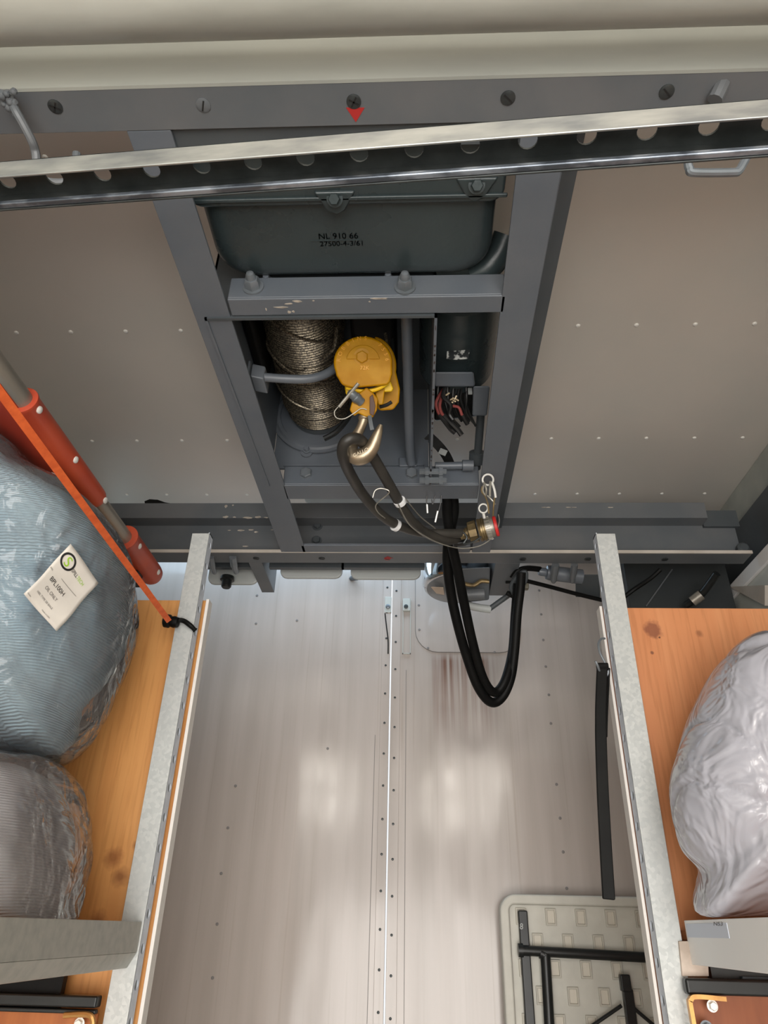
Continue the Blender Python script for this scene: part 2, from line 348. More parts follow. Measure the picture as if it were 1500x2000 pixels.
# ------------------------------------------------------------------ the setting
HC = 1.15; DY = 2.15; HR = 0.85; XW = 0.96
def struct(name, mb, m, bevel=0, smooth=35):
    return mb.build(name, m, None, bevel, smooth, kind='structure', loc=(0, 0, 0))
struct('floor', MB().box(-1.05, 1.05, -2.4, 2.3, -1.64, -1.60), FLOORM)
# ceiling with a hatch opening beyond the rear beam
cl = MB(); cl.box(-1.05, 1.05, -2.4, 1.93, HC, HC + .02); cl.box(-1.05, -.95, 1.93, 2.12, HC, HC + .02); cl.box(.30, 1.05, 1.93, 2.12, HC, HC + .02); cl.box(-.95, .30, 2.10, 2.12, HC, HC + .02)
ceiling = struct('ceiling', cl, CEIL)
rv = MB()
for (row, y) in ((290, None), (640, None), (858, None), (965, None)):
    y = PZ(812, row, HC).y; x0 = PZ({290: 80, 640: 26, 858: 178, 965: 247}[row], row, HC).x
    for i in range(-9, 18):
        x = x0 + i * .1262
        if -.94 < x < .94: rv.lathe((x, y, HC + UP), (0, 0, -1), [(0, .0052), (.0014, .005), (.003, .0028)], 10)
y = PZ(812, 290, HC).y - .42
for i in range(-8, 8): rv.lathe((i * .1262, y, HC + UP), (0, 0, -1), [(0, .0052), (.0014, .005), (.003, .0028)], 10)
rv.build('rivet', RIVET, ceiling, kind='stuff')
struct('wall_left', MB().box(-1.05, -1.0, -2.4, 2.3, -1.6, HC), WHITEP)
struct('wall_right', MB().box(XW, XW + .05, -2.4, 2.3, -1.6, HC), WHITEP)
struct('trim_1', MB().box(XW - .012, XW, -2.4, 2.2, HC - .103, HC), PALE, .003)
lin1 = struct('trim_2', MB().box(.905, XW, -1.0, 2.13, -.4, .868), WHITEP, .002)
MB().box(.895, .905, .2, 2.13, .83, .868).build('cap_strip', WHITEB, lin1, .002)
# sloping bracket plate on the lining
g = [PX(1430, 1146, .90), PX(1500, 1143, .90), PX(1500, 1183, .90)]
MB().prism([p + Vector((.004, 0, 0)) for p in g], (-.012, 0, 0)).build('gusset', CREAM, lin1)
struct('trim_3', MB().box(.925, XW, -.5, 2.12, .885, 1.03), FRAMED, .003)

# doors: two leaves with a slit of daylight between them
DOORM = door_mat()
xs_t = PY(768, 1150, DY).x; xs_b = PY(747, 2000, DY).x
xs = (xs_t + xs_b) / 2
gap = .0022
d1 = struct('door_1', MB().box(-1.0, xs - gap, DY, DY + .03, -1.58, 1.16), DOORM)
d2 = struct('door_2', MB().box(xs + gap, .955, DY, DY + .03, -1.58, 1.16), DOORM)
MB().box(xs - gap - .026, xs - gap, DY - .003, DY - .0002, -1.57, 1.02).build('edge_strip', DOORM, d1, .001)
MB().box(xs + gap, xs + gap + .028, DY - .003, DY - .0002, -1.57, 1.02).build('edge_strip', DOORM, d2, .001)
MB().box(xs + gap + .046, xs + gap + .0475, DY - .0012, DY - .0002, -1.57, .70).build('pressed_line', SEAL, d2)
MB().box(xs - gap - .041, xs - gap - .0395, DY - .0012, DY - .0002, -1.57, .50).build('pressed_line', SEAL, d1)
r1 = MB(); r2 = MB(); z = .98
while z > -.3:
    r1.lathe((xs - gap - .013, DY - .0032, z + UP), (0, -1, 0), [(0, .0036), (.0012, .0034), (.0018, .0018)], 10)
    r2.lathe((xs + gap + .013, DY - .0032, z - .012 + UP), (0, -1, 0), [(0, .0036), (.0012, .0034), (.0018, .0018)], 10)
    z -= .089
r1.build('rivet', DSTEEL, d1, kind='stuff'); r2.build('rivet', DSTEEL, d2, kind='stuff')
dots = MB()
for (px, py) in ((460, 1535), (445, 1617), (432, 1706), (424, 1805), (415, 1910), (580, 1212), (502, 1163), (500, 1218), (690, 1130), (640, 1462)):
    dots.lathe(PY(px, py, DY), (0, -1, 0), [(0, .0042), (.001, .004), (.0016, .002)], 10)
dots.build('rivet', SEAL, d1, kind='stuff')
dots = MB()
for (px, py) in ((1053, 1153), (1057, 1200), (1061, 1250), (1066, 1302), (1072, 1357), (1076, 1413), (1087, 1532), (1094, 1598), (1100, 1664), (1107, 1735), (818, 1182), (819, 1230), (836, 1266), (966, 1274), (1007, 1265)):
    dots.lathe(PY(px, py, DY - (.003 if py < 1290 and px < 1020 else 0)), (0, -1, 0), [(0, .0042), (.001, .004), (.0016, .002)], 10)
dots.build('rivet', SEAL, d2, kind='stuff')
# inspection cover on the right leaf, sealed round its edge
def rrect(x0, x1, z0, z1, r, n=6):
    out = []
    for (cx, cz, a0) in ((x1 - r, z0 + r, -90), (x1 - r, z1 - r, 0), (x0 + r, z1 - r, 90), (x0 + r, z0 + r, 180)):
        for k in range(n + 1):
            a = math.radians(a0 + 90 * k / n); out.append((cx + r * math.cos(a), cz + r * math.sin(a)))
    return out
a = PY(812, 1200, DY); b = PY(1019, 1275, DY)
rr = rrect(a.x, b.x, b.z, b.z + .40, .07)
cov = MB().prism([(x, DY - .0002, z) for x, z in rr], (0, -.0028, 0)).build('inspection_cover', DOORM, d2)
MB().tube([(x, DY - .001, z) for x, z in rr], .0020, 6, closed=True).build('sealant_bead', SEAL, d2)
# latches near the slit
c = PY(758, 1182, DY); lt = MB().obox(c, (.011, 0, 0), (0, .006, 0), (0, 0, .028)); lt.build('latch_body', WHITEP, d1, .002)
MB().lathe(c + Vector((0, -.006, -.008)), (0, -1, 0), [(0, .008), (.004, .008), (.006, .005)], 14).build('latch_knob', STEEL, d1)
MB().tube(spline([PY(752, 1198, DY - .006), PY(755, 1225, DY - .007), PY(758, 1250, DY - .006), PY(758, 1277, DY - .005)], 6), .0018, 8).build('latch_cord', BLACK, d1)
p0 = PY(787, 1172, DY); p1 = PY(802, 1278, DY)
fr = MB()
fr.box(p0.x, p0.x + .0022, DY - .006, DY - .0002, p1.z - UP, p0.z - UP); fr.box(p1.x - .0022, p1.x, DY - .006, DY - .0002, p1.z - UP, p0.z - UP); fr.box(p0.x, p1.x, DY - .006, DY - .0002, p1.z - UP, p1.z - UP + .0022)
fr.build('keeper_channel', WHITEP, d2)
MB().obox(PY(794, 1182, DY - .006), (.012, 0, 0), (0, .006, 0), (0, 0, .022)).build('keeper_block', WHITEP, d2, .002)
MB().lathe(PY(793, 1185, DY - .012), (0, -1, 0), [(0, .007), (.004, .007), (.005, .004)], 12).build('keeper_screw', DSTEEL, d2)
# hatch side linings above the doors, so that the opening is a real shaft
struct('trim_4', MB().box(-1.0, 1.0, 2.12, 2.14, 1.12, 1.22), WHITEP)

# ------------------------------------------------------------------ transverse rails
def screw(c, slot, m, parent):
    b = MB(); c = Vector(c); d = Vector((0, 0, -1))
    b.lathe(c, d, [(0, .0088), (.0010, .0088), (.0022, .0062)], 20)
    o = b.build('screw', m, parent); q = MB()
    for an in slot:
        u = Vector((math.cos(an), math.sin(an), 0)); v = Vector((-u.y, u.x, 0)); q.obox(c + d * .0023, u * .0064, v * .0009, (0, 0, .0004))
    q.build('slot', INK, o)
Y1a, Y1b = .452, .503; Y2a, Y2b = 1.646, 1.705
front = thing('cross_rail', V(0, Y1b, HR), 'near grey cross rail with five screws and red arrow under the roof pipe', 'rail', 'transverse rails carrying the hoist')
MB().box(-.99, .955, Y1a, Y1b, HR, HR + .006).build('flange', RAILG, front, .0008)
MB().box(-.99, .955, Y1a - .004, Y1a, HR - .0005, HR + .20).build('web', PALE, front)
for i, px in enumerate((108, 397, 691, 992, 1302)):
    c = PZ(px, (208, 205, 198, 191, 179)[i], HR); screw((c.x, c.y, HR + UP), ([.5, 2.07] if i in (0, 2) else ([1.9] if i == 1 else [.75])), DSTEEL if i != 1 else RAILG, front)
t = [PZ(676, 210, HR), PZ(712, 210, HR), PZ(695, 238, HR)]
MB().prism(t, (0, 0, -.0006)).build('red_arrow', mat('arrow_red', (172, 42, 40), rough=.5), front)
def weld(c, r, m, parent, n=7, spread=(.01, .006, .004)):
    b = MB()
    for k in range(n):
        q = Vector(c) + Vector((random.uniform(-1, 1) * spread[0], random.uniform(-1, 1) * spread[1], random.uniform(-1, 1) * spread[2]))
        rr_ = r * random.uniform(.6, 1.2); b.lathe(q + Vector((0, 0, rr_)), (0, 0, -1), [(0, rr_ * .3), (rr_ * .4, rr_ * .85), (rr_, rr_), (rr_ * 1.6, rr_ * .8), (rr_ * 1.95, rr_ * .25)], 8)
    return b.build('weld_bead', m, parent)
# U handles welded on the near rail
hz = .80
MB().tube(spline([P(14, 182, .842), P(30, 215, .835), P(45, 242, .84), P(62, 275, .85), P(70, 300, .86), P(80, 350, .86), P(140, 352, .86), P(150, 300, .87)], 7), .0052, 10).build('handle', RAILG, front)
weld(P(24, 205, .836), .0055, RAILG, front, 12, (.009, .016, .002))
MB().tube(spline([P(1418, 150, .825), P(1408, 170, .82), P(1396, 195, .82)], 6), .009, 10).build('handle_stub', RAILG, front)
weld(P(1412, 165, .825), .006, PALE, front, 6, (.006, .016, .003))
MB().tube(spline([P(1345, 290, .85), P(1344, 318, .85), P(1347, 330, .85), P(1356, 337, .85), P(1430, 337, .85), P(1442, 334, .85), P(1449, 324, .85), P(1463, 296, .85), P(1470, 260, .85)], 8), .0052, 10).build('handle', STEEL, front, label='bent rod handle with rusty underside')

rear = thing('cross_rail', V(0, Y2b, HR), 'far grey box beam with screwed lower flange above the white door', 'rail', 'transverse rails carrying the hoist')
XR = PY(1438, 1050, Y2b).x
MB().box(-.99, XR, Y2a, Y2b, HR, HR + .007).build('flange', RAILG, rear, .0008)
MB().box(-.99, XR, Y2a - .0035, Y2a, HR - .0005, HR + .0078).build('edge_strip', CREAM, rear)
MB().box(-.99, XR, Y2b - .006, Y2b, HR + .007, .962).build('web', RAILG, rear)
xb = PY(1380, 1000, 1.656).x
MB().box(-.99, xb, 1.656, 1.74, .962, 1.010).build('top_box', RAILG, rear, .001)
MB().box(xb, XR + .01, 1.690, 1.70, .955, 1.005).build('end_plate', FRAMED, rear)
for i, px in enumerate((503, 630, 757, 1020, 1176 - 30, 1296)):
    c = PZ(px, 1096, HR); screw((c.x, (Y2a + Y2b) / 2 + .003, HR + UP), [.4], DSTEEL if i != 2 else REDD, rear)
MB().prism([PZ(750, 1090, HR) + Vector((0, 0, -.0003)), PZ(768, 1090, HR) + Vector((0, 0, -.0003)), PZ(757, 1086, HR) + Vector((0, 0, -.0003))], (0, 0, -.0006)).build('red_arrow', REDD, rear)
hexbolt(PY(620, 1027, Y2b - .006), (0, -1, 0), .011, .008, FRAMED, rear)
hexbolt(PY(618, 1056, Y2b - .006), (0, -1, 0), .011, .008, FRAMED, rear)
MB().lathe(PY(1449, 1074, Y2b - .01), (0, -1, 0), [(0, .016), (.012, .016), (.018, .01)], 16).build('end_bolt', FRAMED, rear)
for (px, py, s_) in ((1085, 1105, .010), (1122, 1106, .009)):
    MB().tube(spline([PZ(px, 1100, HR) + Vector((0, 0, -.004)), PZ(px - 2, 1106, HR) + Vector((0, .01, -.016)), PZ(px - 4, 1112, HR) + Vector((0, .02, -.03))], 4), [s_] * 5 + [s_ * .8] * 3 + [s_ * .5], 10).build('weld_drip', RAILG, rear)
for (px, s_) in ((412, .009), (455, .010)):
    MB().tube(spline([PZ(px, 1086, HR) + Vector((0, 0, -.002)), PZ(px + 2, 1094, HR) + Vector((0, .01, -.012)), PZ(px + 6, 1102, HR) + Vector((0, .02, -.018))], 4), [s_] * 5 + [s_ * .8] * 3 + [s_ * .5], 10).build('weld_drip', STEEL, rear)
# chipped paint: thin flakes of bare primer
ch = MB()
def flake(b, c, u, v, rx, rz):
    n = 9; b.prism([c + u * rx * math.cos(2 * math.pi * k / n) * random.uniform(.6, 1.2) + v * rz * math.sin(2 * math.pi * k / n) * random.uniform(.5, 1.2) for k in range(n)], u.cross(v).normalized() * .0006)
ux = Vector((1, 0, 0)); uz = Vector((0, 0, 1)); uy = Vector((0, 1, 0))
for (px, py, w_, h_) in ((441, 989, 4, 6), (455, 987, 2, 3), (441, 1010, 6, 5), (458, 1010, 4, 3), (483, 1011, 12, 4), (505, 1010, 7, 4), (520, 1011, 5, 2)):
    flake(ch, PY(px, py, 1.6555), ux, uz, w_ * .0013, h_ * .0009)
for (px, py, w_, h_) in ((470, 1036, 9, 3), (490, 1035, 7, 2), (500, 1039, 5, 3), (448, 1036, 4, 2), (479, 1067, 7, 2), (532, 1035, 4, 1.4)):
    flake(ch, PY(px, py, 1.6985), ux, uz, w_ * .0013, h_ * .0009)
for px in (1062, 1070, 1110, 1122, 1192): flake(ch, PY(px, 991, 1.6555), ux, uz, .008, .0015)
ch.build('paint_chip', CHIP, rear, kind='stuff')
# channels running from the far beam towards the door, hanging at flange height
for side, (pa, pb, pc) in (('l', (486, 512, 541)), ('r', (1009, 965, 955))):
    t_ = thing('roof_channel', V(0, 1.75, HR + .02), 'short grey channel running %s from the far beam to the door' % ('left of the hoist frame' if side == 'l' else 'behind the hanging black cables'), 'channel', 'short channels behind the far beam')
    z0 = HR + .0005
    if side == 'l':
        A = PZ(486, 1100, z0); B = PZ(512, 1100, z0); C_ = PZ(541, 1157, z0); D_ = PZ(515, 1157, z0)
    else:
        A = PZ(968, 1100, z0); B = PZ(1016, 1100, z0); C_ = PZ(992, 1163, z0); D_ = PZ(955, 1163, z0)
    x0, x1 = A.x, B.x; ye = C_.y
    MB().box(x0, x1, Y2b, ye, HR, HR + .004).build('lower_flange', RAILG, t_, .0006)
    MB().box(x1 - .004 if side == 'l' else x0, x1 if side == 'l' else x0 + .004, Y2b, ye, HR + .004, HR + .13).build('web', RAILG, t_)

# roof pipe
rp = thing('roof_pipe', V(0, .36, .86), 'thick pale grey round pipe across the top edge of the photo', 'pipe')
MB().tube([V(-.99, .353, .868), V(.955, .353, .862)], .052, 40).build('pipe_body', PIPE, rp)

# side support bar right of hoist (dark strip, its shade put into the colour)
za = .93
p = [PZ(1080, 335, za), PZ(1128, 335, za), PZ(989, 990, za), PZ(940, 990, za)]
sb = thing('support_rail', V(p[1].x, 1.0, za), 'dark grey rail seen along the right edge of the hoist frame', 'rail')
MB().box(p[1].x - .05, p[1].x, .51, 1.655, za, za + .05).build('rail_body', FRAMED, sb, .001)

# ------------------------------------------------------------------ hoist
ho = thing('hoist', V(0, 1.0, HR), 'grey painted winch hoist frame hanging under the ceiling between the rails', 'hoist')
zf = HR + .0005
def ytop(px): return PZ(px, 252, zf)
# side bars (bottom flanges), straight along the room
xl0 = PZ(300, 400, zf).x; xl0b = PZ(550, 1080, zf).x; xl1 = PZ(380, 400, zf).x; xl1b = PZ(598, 1080, zf).x
xr0 = PZ(1008, 340, zf).x; xr0b = PZ(922, 1080, zf).x; xr1 = PZ(1095, 340, zf).x; xr1b = PZ(957, 1080, zf).x
Yn = Y1b + .0006; Yf = Y2a - .001
def bar(x0, x0b, x1, x1b, ya, yb, ra=400, rb=1080):
    yA = PZ(812, ra, zf).y; yB = PZ(812, rb, zf).y
    def at(a, b, y): return a + (b - a) * (y - yA) / (yB - yA)
    z0, z1 = zf + UP, zf + .005 + UP
    return [(at(x0, x0b, ya), ya, z0), (at(x1, x1b, ya), ya, z0), (at(x1, x1b, yb), yb, z0), (at(x0, x0b, yb), yb, z0), (at(x0, x0b, ya), ya, z1), (at(x1, x1b, ya), ya, z1), (at(x1, x1b, yb), yb, z1), (at(x0, x0b, yb), yb, z1)]
MB().hexa(bar(xl0, xl0b, xl1, xl1b, Yn, Yf)).build('side_bar', FRAME, ho, .001)
MB().hexa(bar(xr0, xr0b, xr1, xr1b, Yn, Yf, 340)).build('side_bar', FRAME, ho, .001)
L0 = (xl0 + xl0b) / 2; R1 = (xr1 + xr1b) / 2; L1 = (xl1 + xl1b) / 2; R0 = (xr0 + xr0b) / 2
MB().box(L0, L0 + .004, Yn, Yf, zf + .006, zf + .05).build('side_web', FRAME, ho)
MB().box(R1 - .004, R1, Yn, Yf, zf + .006, zf + .05).build('side_web', FRAME, ho)
# near end plate, above and behind the near rail
MB().box(L0, R1, Y1b + .0006, PZ(812, 290, zf).y, zf + .006, zf + .012).build('end_plate', FRAMED, ho)
def angle_bar(ra, rb, name='crossbar', vh=.05, xa=None, xz=None):
    ya = PZ(812, ra, zf).y; yb = PZ(812, rb, zf).y
    b = MB(); b.box(xa or L1 - .002, xz or R0 + .002, ya, yb, zf, zf + .005); b.box(xa or L1 - .002, xz or R0 + .002, ya, ya + .005, zf + .004, zf + vh)
    return b.build(name, FRAME, ho, .0022), ya, yb
cb1, c1a, c1b = angle_bar(580, 613)
cb2, c2a, c2b = angle_bar(948, 975, vh=.052)
cb3, c3a, c3b = angle_bar(1066, 1081, vh=.008)
for px in (495, 791):
    c = PY(px, 562, c1a); hexbolt(c, (0, -1, .0), .0125, .016, STEEL, ho, 'nut', dome=.015)
hexbolt(PY(598, 926, c2a), (0, -1, 0), .0135, .009, STEEL, ho, wash=1.0)
hexbolt(PY(804, 926, c2a), (0, -1, 0), .0135, .009, STEEL, ho, wash=1.0)
ch = MB()
for (px, py, a_, b_) in ((550, 600, 14, 2.0), (580, 588, 10, 2.2), (565, 593, 9, 1.4), (565, 609, 3, 3), (573, 608, 3, 2.5), (612, 587, 2, 1.5), (742, 580, 16, 1.6), (722, 589, 2, 1.4), (520, 604, 1.5, 3)):
    flake(ch, PZ(px, min(max(py, 583), 611), zf) + Vector((0, 0, -.0006)), ux, uy, a_ * .0009, b_ * .0011)
ch.build('paint_chip', CHIP, ho, kind='stuff')
# gear housing: pan with rounded plan corners, cover flange, lugs
zg = .895
y405 = PZ(812, 405, zg).y; y535 = PZ(812, 537, zg).y
gx0 = PZ(388, 405, zg).x; gx1 = PZ(972, 405, zg).x
def plan_rr(x0, x1, y0, y1, r, z, n=10):
    return [Vector((x, y, z + UP)) for x, y in rrect(x0, x1, y0, y1, r, n)]
def loft(rings, b, cap=True):
    n = len(rings[0]); base = len(b.v)
    for r in rings: b.v += [Vector(p) for p in r]
    for i in range(len(rings) - 1):
        for k in range(n):
            l = (k + 1) % n; b.f.append((base + i * n + k, base + i * n + l, base + (i + 1) * n + l, base + (i + 1) * n + k))
    if cap: b.f.append(tuple(base + k for k in range(n))[::-1]); b.f.append(tuple(base + (len(rings) - 1) * n + k for k in range(n)))
    return b
ys = .565; ex = .0
b = MB(); rings = []
for (ins, dz) in ((.030, 0), (.020, .0015), (.010, .006), (.003, .014), (0, .026), (0, .16)):
    rings.append(plan_rr(gx0 + ins, gx1 - ins, ys - .05, y535 + .01 - ins, .055, zg + dz))
gear = loft(rings, b).build('gear_housing', CASTING, ho, smooth=50)
yfl = PZ(812, 399, zg - .012).y
b = MB(); loft([plan_rr(gx0 - .008, gx1 + .006, ys - .06, yfl, .02, zg - .012), plan_rr(gx0 - .008, gx1 + .006, ys - .06, yfl, .02, zg + .05)], b).build('cover_flange', CASTING, gear, .005)
b = MB(); b.box(gx0 - .012, gx1 + .01, yfl - .016, yfl - .010, zg - .016, zg - .011).build('flange_rib', CASTING, gear, .002)
for (px, py) in ((655, 398), (930, 372)):
    c = PZ(px, py, zg - .016); s_ = .030
    b = MB(); b.prism([c + Vector((-s_ * 1.0, -.018, 0)), c + Vector((s_ * 1.0, -.018, 0)), c + Vector((s_ * .45, .012, 0)), c + Vector((0, .020, 0)), c + Vector((-s_ * .45, .012, 0))], (0, 0, .03)); b.build('lug', CASTING, gear, .004)
    hexbolt(c + Vector((0, -.008, 0)), (0, -.55, -.83), .0085, .013, CASTING, gear)
for (px) in (515, 751):
    c = PY(px, 530, c1a + .004) ; b = MB(); b.box(c.x - .035, c.x + .025, c1a + .006, c1a + .03, zf + .045, zf + .056); b.build('foot', FRAME, gear, .003)
    hexbolt(V(c.x + .006, c1a + .012, zf + .056), (0, -.7, -.2), .006, .012, FRAME, gear)
tx = PZ(615, 468, zg)
def tmap(o_, ux_, uy_, s_=1):
    return lambda x, y, z: o_ + ux_ * x + uy_ * y
text_part('NL 910 66', tmap(PZ(622, 467, zg - .0008), ux, Vector((0, -1, 0)) * 1.0), .014, FRAMED, gear, depth=.0005)
text_part('27500-4-3/61', tmap(PZ(625, 481, zg - .0008), ux, Vector((0, -1, 0))), .0125, FRAMED, gear, depth=.0005)
MB().box(tx.x - .008, tx.x + .07, tx.y + .001, tx.y + .0025, zg - .001, zg + .001).build('cast_line', CASTING, gear)
b = MB(); c0 = P(890, 528, 1.20); b.tube(spline([P(925, 540, 1.16), P(950, 525, 1.15), P(975, 495, 1.14), P(990, 460, 1.13)], 6), .022, 14).build('conduit_elbow', CASTING, gear)
# hook well: thin sheet box open downwards
zw = HR - .003
wxl = PZ(405, 640, zw).x; wxlb = PZ(520, 940, zw).x; wxr = PZ(848, 640, zw).x
ya = c1b + .001; yb = c2a - .001
def well_side(xa, xb_, th): # slightly skewed side sheet
    z0 = zw + UP; z1 = 1.13 + UP
    return [(xa, ya, z0), (xa + th, ya, z0), (xb_ + th, yb, z0), (xb_, yb, z0), (xa, ya, z1), (xa + th, ya, z1), (xb_ + th, yb, z1), (xb_, yb, z1)]
wl = MB().hexa(well_side(wxl, wxlb, .004)).build('well_sheet', FRAME, ho)
wr = MB().hexa(well_side(wxr, wxr, .0045)).build('well_sheet', FRAME, ho)
MB().box(wxl, wxr + .0045, ya, ya + .005, zw, 1.13).build('well_sheet', FRAMED, ho)
MB().box(wxl + .004, wxr, ya + .005, yb, 1.126, 1.131).build('well_top', FRAMED, ho)  # dark top sheet added to hide the bright ceiling and darken the well
MB().box(-.128, wxr - .07, .84, 1.19, 1.012, 1.12).build('well_shade_box', BLACK, ho, .012)  # black box added to stand in for the shade behind the hook
MB().box(wxl + .010, -.305, .84, 1.13, .985, 1.12).build('well_shade_block', BLACK, ho, .012)  # second black box added for the shade left of the drum
ed = MB()
for k in range(30):
    yk = random.uniform(ya + .01, yb - .01); flake(ed, V(wxr + .0022, yk, zw - .0002), ux, uy, random.uniform(.0008, .002), random.uniform(.002, .006))
ed.build('rust_spot', mat('rust_spot_brown', (58, 44, 38), rough=.7), wr, kind='stuff')
# drum end plate, facing the camera; bulkhead
pl = MB().box(wxlb + .004, wxr - .001, c2a + .004, c2a + .010, HR + .05, 1.135).build('drum_plate', FRAME, ho)
MB().box(wxlb + .03, wxr - .012, c2a - .0035, c2a + .004, HR + .0525, HR + .057).build('weld_seam', FRAME, ho)
# drum with rope
ax = Vector((PY(621, 800, 1.28).x, 0, 1.050 + UP)); r0 = .066
y1_ = c2a - .012; y0_ = .84
MB().lathe((ax.x, y0_, ax.z), (0, 1, 0), [(0, r0), (y1_ - y0_ - .02, r0), (y1_ - y0_, r0)], 40).build('drum', FRAMED, ho)
b = MB(); D0 = y1_
b.lathe((ax.x, c2a + .004, ax.z), (0, -1, 0), [(0, .106), (.010, .106), (.014, .102), (.014, .094), (.008, .092), (.006, .080)], 48)
b.build('drum_flange', FRAME, ho)
MB().lathe((ax.x, c2a - .002, ax.z), (0, -1, 0), [(0, .113), (.004, .113)], 48).build('flange_ring', FRAME, ho)
hexbolt(PY(599, 879, c2a - .006), (0, -1, 0), .0065, .008, FRAME, ho)
MB().lathe(PY(599, 884, c2a + .002), (0, -1, 0), [(0, .014), (.004, .014)], 16).build('ear', FRAME, ho)
rope = MB(); path = []; seg = 40; rr_ = .0031; pitch_ = .0066
turns = int((D0 - .022 - y0_) / pitch_)
for i in range(turns * seg):
    a_ = 2 * math.pi * i / seg; path.append((ax.x + math.cos(a_) * (r0 + rr_), y0_ + .004 + pitch_ * i / seg, ax.z + math.sin(a_) * (r0 + rr_)))
rope.tube(path, rr_, 6)
for (ys_, ye_, dr) in ((.88, 1.07, .0068), (1.10, 1.245, .0062)):       # loose second layer
    path = []; n_ = int((ye_ - ys_) / pitch_ * seg)
    for i in range(n_):
        a_ = 2 * math.pi * i / seg; path.append((ax.x + math.cos(a_) * (r0 + rr_ + dr), ys_ + pitch_ * i / seg + .006 * math.cos(a_ + ys_ * 9), ax.z + math.sin(a_) * (r0 + rr_ + dr)))
    rope.tube(path, rr_, 6)
for (ys_, sl) in ((.98, .05), (1.10, .045), (1.20, .03)):                 # crossing turns
    path = []
    for i in range(seg + 1):
        a_ = 2 * math.pi * i / seg; path.append((ax.x + math.cos(a_) * (r0 + rr_ + .0125), ys_ + sl * math.cos(a_), ax.z + math.sin(a_) * (r0 + rr_ + .0125)))
    rope.tube(path, rr_, 6)
rope.build('wire_rope', ROPE, ho, label='greasy steel wire rope wound on the drum')
MB().tube(spline([P(658, 640, 1.36), P(652, 680, 1.36), P(630, 700, 1.37)], 6), .004, 8).build('rope_lead', ROPE, ho)
MB().tube(spline([P(633, 857, 1.50), P(655, 845, 1.50), P(676, 822, 1.51), P(688, 800, 1.52)], 6), .006, 8).build('rope_clamp', BLACKM, ho)
# guide rod with bracket
cw = P(492, 745, 1.34)
MB().obox(cw, (.002, 0, 0), Vector((0, .035, 0)), Vector((0, 0, .020))).build('guide_bracket', FRAME, ho, .001)
MB().obox(P(508, 740, 1.34), (.012, .004, 0), (0, .022, 0), (0, 0, .016)).build('guide_block', FRAME, ho, .003)
hexbolt(P(488, 765, 1.34), (1, 0, 0), .006, .007, FRAME, ho)
MB().tube(spline([P(505, 736, 1.33), P(560, 740, 1.33), P(600, 740, 1.335), P(630, 733, 1.345), P(655, 718, 1.36), P(668, 700, 1.38)], 8), .0085, 14).build('guide_rod', FRAME, ho)
# upright rod on the right side of the well
MB().tube(spline([P(794, 610, 1.26), P(796, 700, 1.36), P(798, 800, 1.47), P(801, 880, 1.56), P(804, 905, 1.585)], 6), [.0105] * 25, 16).build('guard_rod', FRAME, ho)
MB().obox(P(797, 905, 1.60), (.02, 0, 0), (0, .008, 0), (0, 0, .012)).build('rod_clip', FRAME, ho, .002)
for (px, py) in ((838, 921), (838, 938)):
    c = P(px - 6, py, 1.52); b = MB(); b.lathe(c + Vector((-.014, 0, 0)), (1, 0, 0), [(0, .007), (.012, .007), (.012, .010), (.02, .010), (.02, .007), (.042, .007), (.042, .010), (.05, .010), (.05, .006), (.058, .006)], 6).build('bolt', STEEL, ho)
# right bay: motor, clamp, junction box, fittings
mx = PY(905, 690, 1.0)
mo = MB().lathe((.095 + 0, .83, 1.075 + UP), (0, 1, 0), [(0, .074), (.30, .074), (.31, .068)], 36)
motor = MB().lathe(P(903, 612, 1.30) + Vector((0, 0, .070)), (0, 1, 0), [(0, .078), (.215, .078), (.225, .07)], 36).build('motor', CASTING, ho)
cM = P(903, 612, 1.30)
sp_ = [P(873, 686, 1.352), P(918, 683, 1.352), P(914, 700, 1.348), P(892, 702, 1.346), P(872, 700, 1.348)]
MB().prism([p + Vector((0, 0, -.0)) for p in sp_], (0, 0, -.001)).build('sticker', STICK, motor)
MB().hexa([P(849, 755, 1.42), P(928, 755, 1.42), P(928, 755, 1.45), P(849, 755, 1.45), P(849, 726, 1.40), P(925, 726, 1.40), P(925, 726, 1.45), P(849, 726, 1.45)]).build('motor_bracket', FRAME, ho, .004)
MB().hexa([P(922, 812, 1.47), P(951, 812, 1.47), P(951, 812, 1.53), P(922, 812, 1.53), P(924, 754, 1.41), P(957, 754, 1.41), P(957, 754, 1.47), P(924, 754, 1.47)]).build('junction_box', FRAME, ho, .004)
MB().tube([P(943, 760, 1.50), P(931, 915, 1.62)], .009, 14).build('conduit', FRAMED, ho)
MB().lathe(P(932, 880, 1.60), P(931, 915, 1.62) - P(932, 880, 1.60), [(0, .010), (.004, .018), (.03, .018), (.034, .012)], 18).build('conduit_boot', FRAMED, ho)
MB().tube([P(850, 910, 1.57), P(908, 909, 1.57)], .0085, 14).build('tie_rod', FRAME, ho)
MB().tube([P(903, 909, 1.565), P(924, 909, 1.565)], .0125, 14).build('tie_rod_socket', FRAME, ho)
